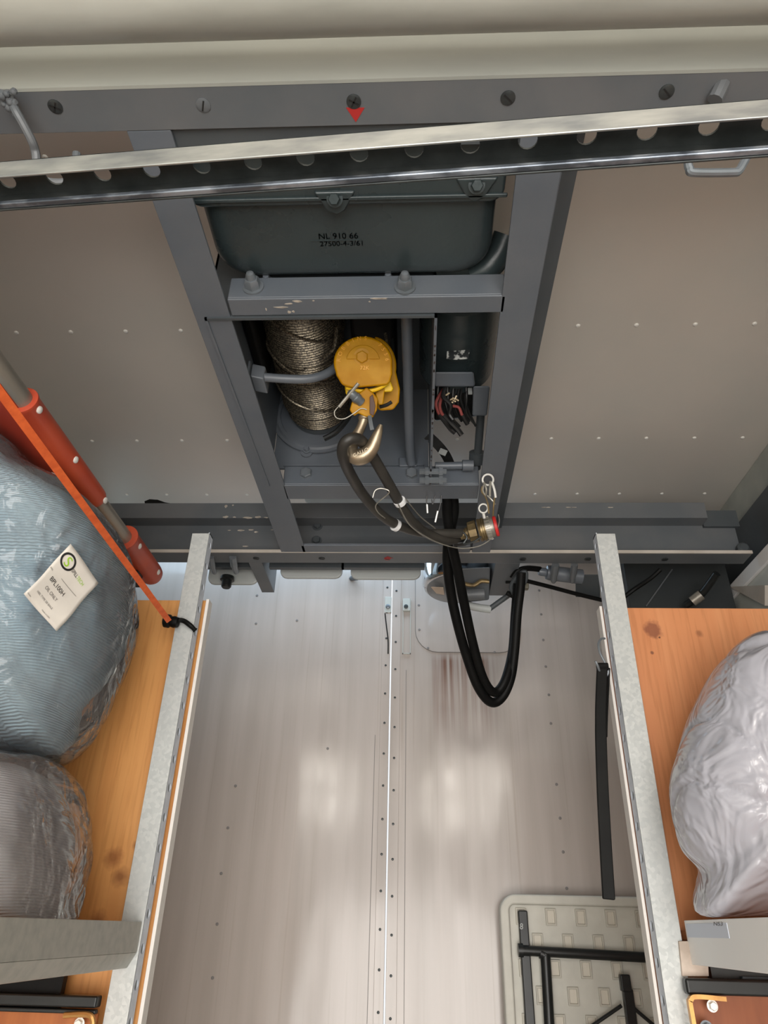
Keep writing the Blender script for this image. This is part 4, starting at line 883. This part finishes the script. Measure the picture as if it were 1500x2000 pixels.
        blk = [PY(1326, 1838, 1.33), PY(1381, 1838, 1.33), PY(1385, 1907, 1.33), PY(1333, 1907, 1.33)]
        MB().prism(blk, (0, .03, 0)).build('post_block', mat('pale_scuffed_wood', (206, 190, 176), (176, 160, 146), rough=.6, scale=30), t_, .001)
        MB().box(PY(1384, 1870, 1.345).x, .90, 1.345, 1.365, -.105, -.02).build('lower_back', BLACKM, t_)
        A = PY(1440, 1870, 1.34); MB().box(A.x, .90, 1.335, 1.343, -.095, -.05).build('blue_grey_strip', mat('blue_grey_sheet', (78, 92, 104), (60, 70, 76), rough=.5, scale=30), t_)
        A = PY(1338, 1910, yl); B = PY(1338, 1943, yl)
        MB().box(A.x, .90, yl, yl + .02, B.z - UP, A.z - UP).build('lower_bar', BLACKM, t_, .004)
        c = PY(1352, 1952, yl)
        g2 = MB(); g2.ribbon(spline([c + Vector((.048, -.004, .002)), c + Vector((.006, -.004, .004)), c + Vector((-.004, -.004, 0)), c + Vector((-.006, -.004, -.012)), c + Vector((-.004, -.004, -.09))], 6), .006, .010, (0, 1, 0)); g2.build('corner_bracket', GOLD, t_)
        hexbolt(c + Vector((.026, -.006, -.007)), (0, -1, 0), .006, .006, RIVET, t_); hexbolt(c + Vector((.012, -.006, -.034)), (0, -1, 0), .007, .006, STEEL, t_)
        MB().box(c.x + .004, .90, yl + .014, yl + .020, -.5, B.z - UP).build('lower_board', mat('shaded_red_plywood', (146, 82, 46), (130, 70, 38), rough=.5, scale=6, stretch=(8, 1, 1)), t_)  # redder board, also darkened in colour for the shadow it lies in
    return t_
shL = shelving('l'); shR = shelving('r')

# ------------------------------------------------------------------ bags
def rib_mat(name, c1, c2, rough=.9, bands=88, dist=2.2, **kw):
    m = mat(name, c1, c2, rough=rough, scale=7); nt = m.node_tree; N = nt.nodes; L = nt.links; b = N['Principled BSDF']
    tc = N.new('ShaderNodeTexCoord'); mp = N.new('ShaderNodeMapping'); mp.inputs['Rotation'].default_value = (0, math.radians(12), 0); L.new(tc.outputs['Object'], mp.inputs['Vector'])
    w_ = N.new('ShaderNodeTexWave'); w_.bands_direction = 'Z'; w_.inputs['Scale'].default_value = bands; w_.inputs['Distortion'].default_value = dist; w_.inputs['Detail'].default_value = 2; w_.inputs['Detail Scale'].default_value = .35
    L.new(mp.outputs[0], w_.inputs['Vector'])
    n = N.new('ShaderNodeTexNoise'); n.inputs['Scale'].default_value = 60; n.inputs['Detail'].default_value = 3; mp3 = N.new('ShaderNodeMapping'); mp3.inputs['Scale'].default_value = (.3, .3, 2); L.new(tc.outputs['Object'], mp3.inputs['Vector']); L.new(mp3.outputs[0], n.inputs['Vector'])
    ad = N.new('ShaderNodeMath'); ad.operation = 'MULTIPLY_ADD'; ad.inputs[1].default_value = .5; L.new(n.outputs['Fac'], ad.inputs[0]); L.new(w_.outputs['Fac'], ad.inputs[2])
    bp = N.new('ShaderNodeBump'); bp.inputs['Strength'].default_value = .8; bp.inputs['Distance'].default_value = .003; L.new(ad.outputs[0], bp.inputs['Height']); L.new(bp.outputs[0], b.inputs['Normal'])
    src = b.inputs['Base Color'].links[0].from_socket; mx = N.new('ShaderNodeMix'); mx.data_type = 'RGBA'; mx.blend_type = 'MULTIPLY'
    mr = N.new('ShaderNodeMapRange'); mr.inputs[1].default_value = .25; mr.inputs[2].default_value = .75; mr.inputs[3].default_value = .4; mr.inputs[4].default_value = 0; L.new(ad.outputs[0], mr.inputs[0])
    L.new(mr.outputs[0], mx.inputs[0]); L.new(src, mx.inputs[6]); mx.inputs[7].default_value = (.55, .58, .62, 1); L.new(mx.outputs[2], b.inputs['Base Color'])  # grooves between the ribs darkened in the colour, as their shade
    return m
def inflate(outline, ry, n=110, m=26, power=.55, seed=0, nz=.006, nf=9, fine=0.0, ridge=None, grow=0.0, shift=0.0):
    """closed body around an outline of room points; every ring is offset in depth"""
    pts = [Vector(p) for p in outline]; k = len(pts); cl_ = []
    for i in range(k):
        p0, p1, p2, p3 = pts[i - 1], pts[i], pts[(i + 1) % k], pts[(i + 2) % k]
        for j in range(8):
            t = j / 8; cl_.append(.5 * ((2 * p1) + (p2 - p0) * t + (2 * p0 - 5 * p1 + 4 * p2 - p3) * t * t + (-p0 + 3 * p1 - 3 * p2 + p3) * t ** 3))
    Ld = [0]
    for i in range(len(cl_)): Ld.append(Ld[-1] + (cl_[(i + 1) % len(cl_)] - cl_[i]).length)
    out = []; j = 0
    for i in range(n):
        d = Ld[-1] * i / n
        while Ld[j + 1] < d: j += 1
        t = (d - Ld[j]) / max(Ld[j + 1] - Ld[j], 1e-9); out.append(cl_[j].lerp(cl_[(j + 1) % len(cl_)], t))
    cen = sum(out, Vector()) / n; b = MB(); rings = []
    hx_ = (max(p.x for p in out) - min(p.x for p in out)) / 2; hz_ = (max(p.z for p in out) - min(p.z for p in out)) / 2
    for q in range(m + 1):
        a = -math.pi / 2 + math.pi * q / m; s = max(math.cos(a), 0.0) ** power * (1 + grow) if 0 < q < m else .02; dy = ry * math.sin(a) * (1 + grow)
        rg = []
        for p in out:
            wt_ = abs(math.cos(a)) ** .9; e_ = p - cen; th_ = math.atan2(e_.z / hz_, e_.x / hx_); ep = Vector((hx_ * math.cos(th_) * .92, e_.y * .9, hz_ * math.sin(th_) * .92))
            v = cen + ep.lerp(e_, wt_) * s + Vector((0, dy + shift, 0)); d = (v - cen).normalized()
            f = noise.fractal(v * nf + Vector((seed, 0, 0)), 1.0, 2.0, 3) * nz
            if fine: f += abs(noise.noise(v * 26 + Vector((seed, 3, 0)))) * fine
            if ridge: f += ridge(v)
            rg.append(v + d * f)
        rings.append(rg)
    return loft(rings, b)
# left bale of blue pads in a clear bag
def YL(r): return 1.14 if r > 1180 else .92 + (r - 865) / 315 * .22
OL = [(-150, 870), (-60, 862), (0, 866), (40, 885), (75, 930), (110, 952), (150, 968), (200, 1012), (245, 1082), (264, 1180), (250, 1240), (215, 1330), (172, 1418), (120, 1480), (60, 1488), (-40, 1480), (-150, 1450), (-230, 1300), (-240, 1050)]
oB = [PY(x, y, YL(y)) for x, y in OL]
bg = thing('absorbent_pad_bale', V(-.72, 1.1, .2), 'clear plastic bag of folded light blue pads with a white label', 'bag')
def ridg(v):
    s_ = (v.z - UP) * .80 + (v.x) * .25 + .05 * math.sin(v.x * 9) + .03 * noise.noise(v * 5); cz = v.z - UP
    k = .0012 * math.sin(s_ * 2 * math.pi / .0052 * .5)
    dx, dz_ = v.x + .66, cz - .24; rr2 = math.sqrt(dx * dx + dz_ * dz_)
    if rr2 < .13: k = k * (rr2 / .13) + .004 * math.sin(rr2 * 2 * math.pi / .014) * (1 - rr2 / .13)
    return k
OI = [(-150, 880), (-60, 885), (0, 895), (50, 925), (85, 950), (150, 985), (195, 1025), (235, 1095), (250, 1180), (232, 1240), (190, 1320), (140, 1375), (118, 1450), (60, 1470), (-40, 1465), (-150, 1440), (-220, 1300), (-230, 1050)]
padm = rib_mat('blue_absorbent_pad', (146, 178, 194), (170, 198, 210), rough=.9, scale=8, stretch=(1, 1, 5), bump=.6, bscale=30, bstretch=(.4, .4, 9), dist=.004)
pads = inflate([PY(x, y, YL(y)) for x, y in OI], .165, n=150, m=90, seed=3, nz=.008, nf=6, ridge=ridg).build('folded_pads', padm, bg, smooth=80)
film = inflate(oB, .185, n=130, m=60, seed=9, nz=.010, nf=6, fine=.003).build('clear_bag', film_mat('clear_film', (224, 214, 214), .16, .10, 11), bg, smooth=80)
# label on the bag: grid thrown on the bag's own surface
bm_v = [v.co + WL[bg] for v in film.data.vertices]; bvh = BVHTree.FromPolygons(bm_v, [tuple(p.vertices) for p in film.data.polygons])
def on_bag(px, py):
    d = ray(px, py).normalized(); h_ = bvh.ray_cast(EYE, d); return (h_[0] - d * .003) if h_[0] else P(px, py, 1.1)
TL, TR, BL, BR = Vector((137, 1062)), Vector((193, 1139)), Vector((47, 1160)), Vector((110, 1233))
G = 6; q0 = [[on_bag(*((TL * (1 - u) + TR * u) * (1 - v) + (BL * (1 - u) + BR * u) * v)) for u in [i / G for i in range(G + 1)]] for v in [j / G for j in range(G + 1)]]
cen_ = q0[3][3]; nlab = (q0[0][6] - q0[0][0]).cross(q0[6][0] - q0[0][0]).normalized()
if nlab.dot(cen_ - EYE) > 0: nlab = -nlab
# stiff paper: fit a plane through the surface points and let it cockle slightly
off = max((q0[j][i] - cen_).dot(nlab) for j in range(G + 1) for i in range(G + 1)) + .001
def lab(u, v, lift=0.0):
    px_ = (TL * (1 - u) + TR * u) * (1 - v) + (BL * (1 - u) + BR * u) * v; d = ray(px_.x, px_.y); t = ((cen_ + nlab * (off + lift)) - EYE).dot(nlab) / d.dot(nlab)
    return EYE + d * t + nlab * (.0018 * math.sin(u * 5 + v * 3) + .0012 * math.cos(v * 9))
b = MB(); NG = 14
for j in range(NG + 1):
    for i in range(NG + 1): b.v.append(lab(i / NG, j / NG))
for j in range(NG):
    for i in range(NG): k = j * (NG + 1) + i; b.f.append((k, k + 1, k + NG + 2, k + NG + 1))
lbl = b.build('label', PAPER, bg, label='creased white paper label')
sm = lbl.modifiers.new('t', 'SOLIDIFY'); sm.thickness = .0004
def ltext(txt, u0, v0, h, m, wscale=1.0):
    text_part(txt, lambda x, y, z: lab(u0 + x * wscale, v0 - y * .73, .0009), h, m, lbl)
ltext('SPILL', .40, .235, .105, INK, .80); ltext('TECH', .585, .235, .105, GREEN, .80)
ltext('BPL100H', .17, .575, .14, INK, .88); ltext('OIL ONLY', .22, .71, .105, GREYINK, .78); ltext('100L TYPE 2B BALE', .15, .835, .062, GREYINK, .95)
ltext('Made in USA', .50, .955, .042, GREYINK); ltext('Order', .04, .955, .045, GREYINK); ltext('P/N', .02, .46, .05, GREYINK)
b = MB()
def ringl(b, cu, cv, r, w_, zz):
    n = 40; base = len(b.v)
    for k in range(n):
        a = 2 * math.pi * k / n
        for q in (r, r - w_): b.v.append(lab(cu + q * math.cos(a) * 1.0, cv + q * math.sin(a) * .66, zz))
    for k in range(n):
        l = (k + 1) % n; b.f.append((base + 2 * k, base + 2 * l, base + 2 * l + 1, base + 2 * k + 1))
ringl(b, .215, .19, .185, .045, .0009); b.build('logo_ring', INK, lbl)
text_part('S', lambda x, y, z: lab(.215 + x, .19 - (y - .105) * .70, .0012), .30, GREEN, lbl, 'logo_letter', align='CENTER')
b = MB(); b.tube([lab(.36 + .06 * k, .42 - .002 * k, .001) for k in range(9)], .0003, 4); b.build('printed_rule', GREYINK, lbl)
# lower clear bag
b2 = thing('grey_pad_bag', V(-.7, 1.05, 0.0), 'clear bag of grey striped pads standing on the shelf under the blue bale', 'bag')
OL2 = [(-160, 1500), (-60, 1482), (20, 1480), (80, 1484), (115, 1500), (124, 1560), (122, 1640), (124, 1720), (120, 1770), (112, 1812), (40, 1816), (-120, 1816), (-190, 1700)]
OI2 = [(-160, 1510), (-60, 1500), (20, 1500), (70, 1510), (92, 1560), (94, 1640), (90, 1720), (82, 1770), (78, 1812), (30, 1814), (-120, 1814), (-180, 1700)]
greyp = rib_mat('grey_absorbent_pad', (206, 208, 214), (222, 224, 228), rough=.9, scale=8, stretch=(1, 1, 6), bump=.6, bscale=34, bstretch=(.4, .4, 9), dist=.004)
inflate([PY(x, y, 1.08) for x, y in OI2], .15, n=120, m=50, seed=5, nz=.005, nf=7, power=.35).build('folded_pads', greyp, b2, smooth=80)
inflate([PY(x, y, 1.08) for x, y in OL2], .17, n=120, m=40, seed=15, nz=.006, nf=9, fine=.006, power=.35).build('clear_bag', film_mat('clear_film_2', (222, 210, 206), .20, .10, 9), b2, smooth=80)
# right milky bag
rb = thing('milky_plastic_bag', V(.62, 1.2, .01), 'large milky white plastic bag slumped on the right shelf', 'bag')
OR = [(1500, 1246), (1450, 1262), (1395, 1310), (1360, 1372), (1337, 1440), (1321, 1510), (1326, 1590), (1345, 1655), (1378, 1700), (1372, 1745), (1376, 1786), (1500, 1790), (1680, 1790), (1760, 1600), (1740, 1400), (1650, 1270), (1560, 1240)]
def crease(v):
    k = abs(noise.noise(Vector((v.x * 9 + v.z * 5, v.y * 6, v.z * 4)))); return -.007 * max(0, .10 - k) / .10
milk = bpy.data.materials.new('milky_film'); milk.use_nodes = True; nb_ = milk.node_tree.nodes['Principled BSDF']
nb_.inputs['Base Color'].default_value = lin((192, 192, 202)); nb_.inputs['Roughness'].default_value = .16; nb_.inputs['Alpha'].default_value = .93
nb_.inputs['Specular IOR Level'].default_value = .7
tcn = milk.node_tree.nodes.new('ShaderNodeTexCoord'); nn_ = milk.node_tree.nodes.new('ShaderNodeTexNoise'); nn_.inputs['Scale'].default_value = 9; nn_.inputs['Distortion'].default_value = 2.2; nn_.inputs['Detail'].default_value = 2
bpn = milk.node_tree.nodes.new('ShaderNodeBump'); bpn.inputs['Strength'].default_value = .55; bpn.inputs['Distance'].default_value = .03
milk.node_tree.links.new(tcn.outputs['Object'], nn_.inputs['Vector']); milk.node_tree.links.new(nn_.outputs['Fac'], bpn.inputs['Height']); milk.node_tree.links.new(bpn.outputs[0], nb_.inputs['Normal'])
inflate([PY(x, y, 1.20) for x, y in OR], .15, n=200, m=90, power=.7, seed=21, nz=.012, nf=3.2, ridge=crease).build('bag_film', milk, rb, smooth=80)

# ------------------------------------------------------------------ stretcher, strap
XS = -.62
sr = thing('basket_stretcher', V(XS, .9, .70), 'orange basket stretcher with aluminium rim tube stowed above the blue bale', 'stretcher')
RIM = [PX(-120, 560, XS), PX(-40, 668, XS), PX(22, 752, XS), PX(110, 873, XS), PX(190, 982, XS), PX(246, 1052, XS), PX(280, 1100, XS)]
d_r = (RIM[-1] - RIM[2]).normalized()
p_s = RIM[2]; p_e = RIM[-1]
MB().tube([p_s - d_r * .45, p_e], .0165, 20).build('rim_tube', ALU, sr)
def along(px, py):                                   # nearest point on the rim axis to a pixel
    q = PX(px, py, XS); return p_s + d_r * (q - p_s).dot(d_r)
s1a, s1b = along(44, 780), along(186, 975)
s2a, s2b = along(243, 1048), along(296, 1128)
def sleeve(a_, b__, r_, rnd=False):
    d = b__ - a_; Lg = d.length
    prof = [(-.001, r_ * .93), (0, r_ * 1.10), (.004, r_ * 1.12), (.010, r_ * 1.02), (Lg * .5, r_ * 1.02), (Lg - .012, r_)] + ([(Lg, r_ * .95), (Lg + .008, r_ * .8), (Lg + .014, r_ * .5), (Lg + .016, r_ * .1)] if rnd else [(Lg - .003, r_ * .98), (Lg, r_ * .93)])
    return MB().lathe(a_, d, prof, 28).build('sleeve', ORANGE, sr, smooth=60)
q1 = sleeve(s1a, s1b, .0225); q2 = sleeve(s2a, s2b, .0265, True)
side = d_r.cross(Vector((0, 0, 1))).normalized()
if side.x < 0: side = -side
for (px, py, q, rr2) in ((66, 790, q1, .0225), (139, 888, q1, .0225), (199, 966, q1, .0225), (265, 1056, q2, .026), (302, 1111, q2, .026)):
    c = along(px - 14, py + 8); n2 = (side * .72 + (EYE - c).normalized() * .55).normalized(); n2 = (n2 - n2.dot(d_r) * d_r).normalized()
    MB().lathe(c + n2 * rr2 * .98, n2, [(0, .0065), (.002, .0062), (.0035, .004), (.004, .001)], 14).build('rivet', RIVET, q)
# shell of the basket, a curved sheet leaving the rim
b = MB(); prof = [(0, -.012), (-.02, -.022), (-.06, -.010), (-.12, .012), (-.2, .03), (-.34, .05)]
y_s = p_s - d_r * .45; n_l = 14
for i in range(n_l + 1):
    c = y_s.lerp(p_e - d_r * .0, i / n_l)
    for (dx_, dz_) in prof: b.v.append(c + Vector((dx_, 0, dz_)))
for i in range(n_l):
    for k in range(len(prof) - 1): a_ = i * len(prof) + k; b.f.append((a_, a_ + 1, a_ + len(prof) + 1, a_ + len(prof)))
sh = b.build('basket_shell', ORANGED, sr, smooth=70); sm = sh.modifiers.new('s', 'SOLIDIFY'); sm.thickness = .004
MB().tube(PP([(88, 935, 1.22), (100, 925, 1.20), (115, 938, 1.20), (98, 945, 1.19), (90, 930, 1.19), (105, 950, 1.2)], 6), .0024, 6).build('clear_tag', RIVET, sr)
MB().box(p_e.x - .02, p_e.x + .0, p_e.y - .02, p_e.y + .012, p_e.z - UP - .055, p_e.z - UP - .02).build('end_foot', BLACKM, sr)

ss = thing('orange_strap', V(-.46, 1.0, .54), 'narrow orange strap stretched across bale and stretcher to a black cord lock', 'strap')
e0 = PX(330, 1213, -.472); e1 = PX(0, 766, -.462); dd_ = (e1 - e0)
MB().ribbon([e0 + dd_ * t for t in (0, .25, .5, .75, 1, 1.4, 1.9)], .0105, .0022, (EYE - e0).normalized()).build('webbing', STRAPO, ss)
kc = PY(334, 1217, 1.322)
MB().lathe(kc + Vector((-.014, -.004, .004)), Vector((1, 0, -.15)), [(0, .009), (.003, .0135), (.012, .0135), (.015, .0105), (.022, .012), (.030, .010)], 18).build('cord_lock', BLACK, ss)
MB().tube(spline([kc + Vector((.005, -.004, .004)), PY(357, 1212, 1.322), PY(372, 1222, 1.322), PY(381, 1231, 1.33)], 6), [.005] * 14 + [.0045] * 4 + [.006], 10).build('cord_tail', BLACK, ss)

# ------------------------------------------------------------------ rubber tarp strap on the right upright
ts = thing('rubber_tarp_strap', PY(1185, 1500, 1.31), 'long black rubber strap hanging by a wire hook on the right upright', 'strap')
l = [(1176, 1300), (1173, 1400), (1176, 1520), (1182, 1640), (1189, 1757)]
MB().ribbon(spline([PY(x, y, 1.315) for x, y in l], 8), [.0195] * 10 + [.0200] * 20 + [.0200] * 3, .008, (0, 1, 0)).build('strap_body', BLACK, ts, .002)
MB().ribbon(spline([PY(1186, 1304, 1.330), PY(1184, 1340, 1.334), PY(1181, 1400, 1.328), PY(1180, 1440, 1.322)], 8), .012, .005, (.6, 1, 0)).build('strap_fold', BLACK, ts, .002)
MB().tube([PY(x, 1302, 1.315) for x in (1166, 1187)], .0075, 10).build('strap_eye', BLACK, ts)
MB().tube(spline([PY(1181, 1247, 1.335), PY(1174, 1248, 1.325), PY(1169, 1258, 1.318), PY(1172, 1275, 1.315), PY(1182, 1295, 1.315), PY(1188, 1312, 1.318), PY(1183, 1320, 1.32), PY(1172, 1312, 1.314), PY(1168, 1302, 1.305), PY(1163, 1291, 1.30)], 8), .0022, 8).build('wire_hook', STEEL, ts)

# ------------------------------------------------------------------ folding table
YT = 2.085; thk = .045
A = PY(975, 1745, YT)
xl, zt = A.x, A.z - UP; wT = .74
tb = thing('folding_table', V(xl + wT / 2, YT, -1.6), 'off white plastic folding table standing on end against the door', 'table')
def ringplate(x0, x1, z0, z1, r, bw, y0, y1):
    o_ = rrect(x0, x1, z0 + UP, z1 + UP, r, 8); i_ = rrect(x0 + bw, x1 - bw, z0 + UP + bw, z1 + UP - bw, r * .35, 8); n = len(o_); b = MB()
    for y in (y0, y1):
        for x, z in o_: b.v.append(Vector((x, y, z)))
        for x, z in i_: b.v.append(Vector((x, y, z)))
    for k in range(n):
        l = (k + 1) % n
        b.f += [(k, l, n + l, n + k), (2 * n + k, 3 * n + k, 3 * n + l, 2 * n + l), (k, 2 * n + k, 2 * n + l, l), (n + k, n + l, 3 * n + l, 3 * n + k)]
    return b
zb = -1.59
ringplate(xl, xl + wT, zb, zt, .042, .024, YT, YT + thk).build('table_rim', TABLEM, tb, .006)
MB().box(xl + .015, xl + wT - .015, YT + .018, YT + thk, zb + .015, zt - .015).build('table_panel', TABLEM, tb)
# moulded dimples, one by one
px0 = PY(1050, 1838, YT + .018).x; px1 = PY(1109, 1838, YT + .018).x; pitx = px1 - px0
z1_ = PY(1077, 1791, YT + .018).z; z2_ = PY(1050, 1838, YT + .018).z; pitz = (z1_ - z2_)
DIMP = mat('table_dimple_edge', (190, 186, 174), rough=.6); DIMP2 = mat('table_dimple_floor', (208, 202, 188), rough=.5)  # ring colour darker than the floor, carrying the edge shadow of each dimple
b = MB(); hw, hh, bw = .0135, .0190, .0045
def ringbox(b, hw, hh, bw, h):
    o_ = [(-hw, -hh), (hw, -hh), (hw, hh), (-hw, hh)]; i_ = [(-hw + bw, -hh + bw), (hw - bw, -hh + bw), (hw - bw, hh - bw), (-hw + bw, hh - bw)]
    for y in (0, -h):
        for x, z in o_ + i_: b.v.append(Vector((x, y, z)))
    for k in range(4):
        l = (k + 1) % 4; b.f += [(k, l, 4 + l, 4 + k), (8 + k, 12 + k, 12 + l, 8 + l), (k, 8 + k, 8 + l, l), (4 + k, 4 + l, 12 + l, 12 + k)]
ringbox(b, hw, hh, bw, .005)
b.f.append((4, 5, 6, 7)); 
proto = None
for r_ in range(-0, 7):
    zz = z1_ - r_ * pitz * 1.04; xo = px0 + (pitx / 2 if r_ % 2 == 0 else 0)
    for c_ in range(-1, 11):
        xx = xo + c_ * pitx
        if xx < xl + .05 or xx > xl + wT - .05: continue
        loc = Vector((xx, YT + .0175, zz))
        if proto is None:
            bb = MB(); bb.v = [v + loc for v in b.v]; bb.f = list(b.f); proto = bb.build('dimple', DIMP, tb, .0008, loc=loc); proto.data.materials.append(DIMP2); proto.data.polygons[len(proto.data.polygons) - 1].material_index = 1
        else: copy_part(proto, tb, loc)
# steel frame and folded leg
A = PY(1012, 1778, YT); B = PY(1030, 1778, YT)
MB().box(A.x, B.x, YT - .002, YT + .016, zb + .03, A.z - UP).build('side_rail', BLACKM, tb, .003)
text_part('8', lambda x, y, z: PY(1015 + x, 1815 - y * 1.2, YT - .0025), 14, PALEBOX, tb)
yt2 = YT - .006
MB().tube([PY(1014, 1856, yt2), PY(1350, 1875, yt2)], .0115, 16).build('leg_crossbar', BLACKM, tb)
MB().lathe(PY(1012, 1856, yt2), (1, 0, 0), [(0, .015), (.012, .015)], 16).build('leg_pivot', BLACKM, tb)
MB().tube(spline([PY(1055, 1861, yt2), PY(1064, 1866, yt2), PY(1066, 1880, yt2), PY(1076, 2060, yt2), PY(1086, 2300, yt2)], 6), .0125, 16).build('leg', BLACKM, tb)
c = PY(1219, 1903, yt2)
MB().box(c.x - .012, c.x + .012, yt2 - .010, yt2 + .012, c.z - UP - .035, c.z - UP).build('hinge_block', BLACKM, tb, .003)
MB().box(c.x - .008, c.x + .016, yt2 - .004, yt2 + .014, c.z - UP - .33, c.z - UP - .03).build('brace_arm', BLACKM, tb, .002)
MB().tube([PY(1214, 1964, yt2), PY(1150, 2008, yt2), PY(1080, 2060, yt2)], .0042, 10).build('brace_rod', BLACKM, tb)
MB().tube([PY(1232, 1964, yt2), PY(1274, 2000, yt2), PY(1330, 2050, yt2)], .0042, 10).build('brace_rod', BLACKM, tb)
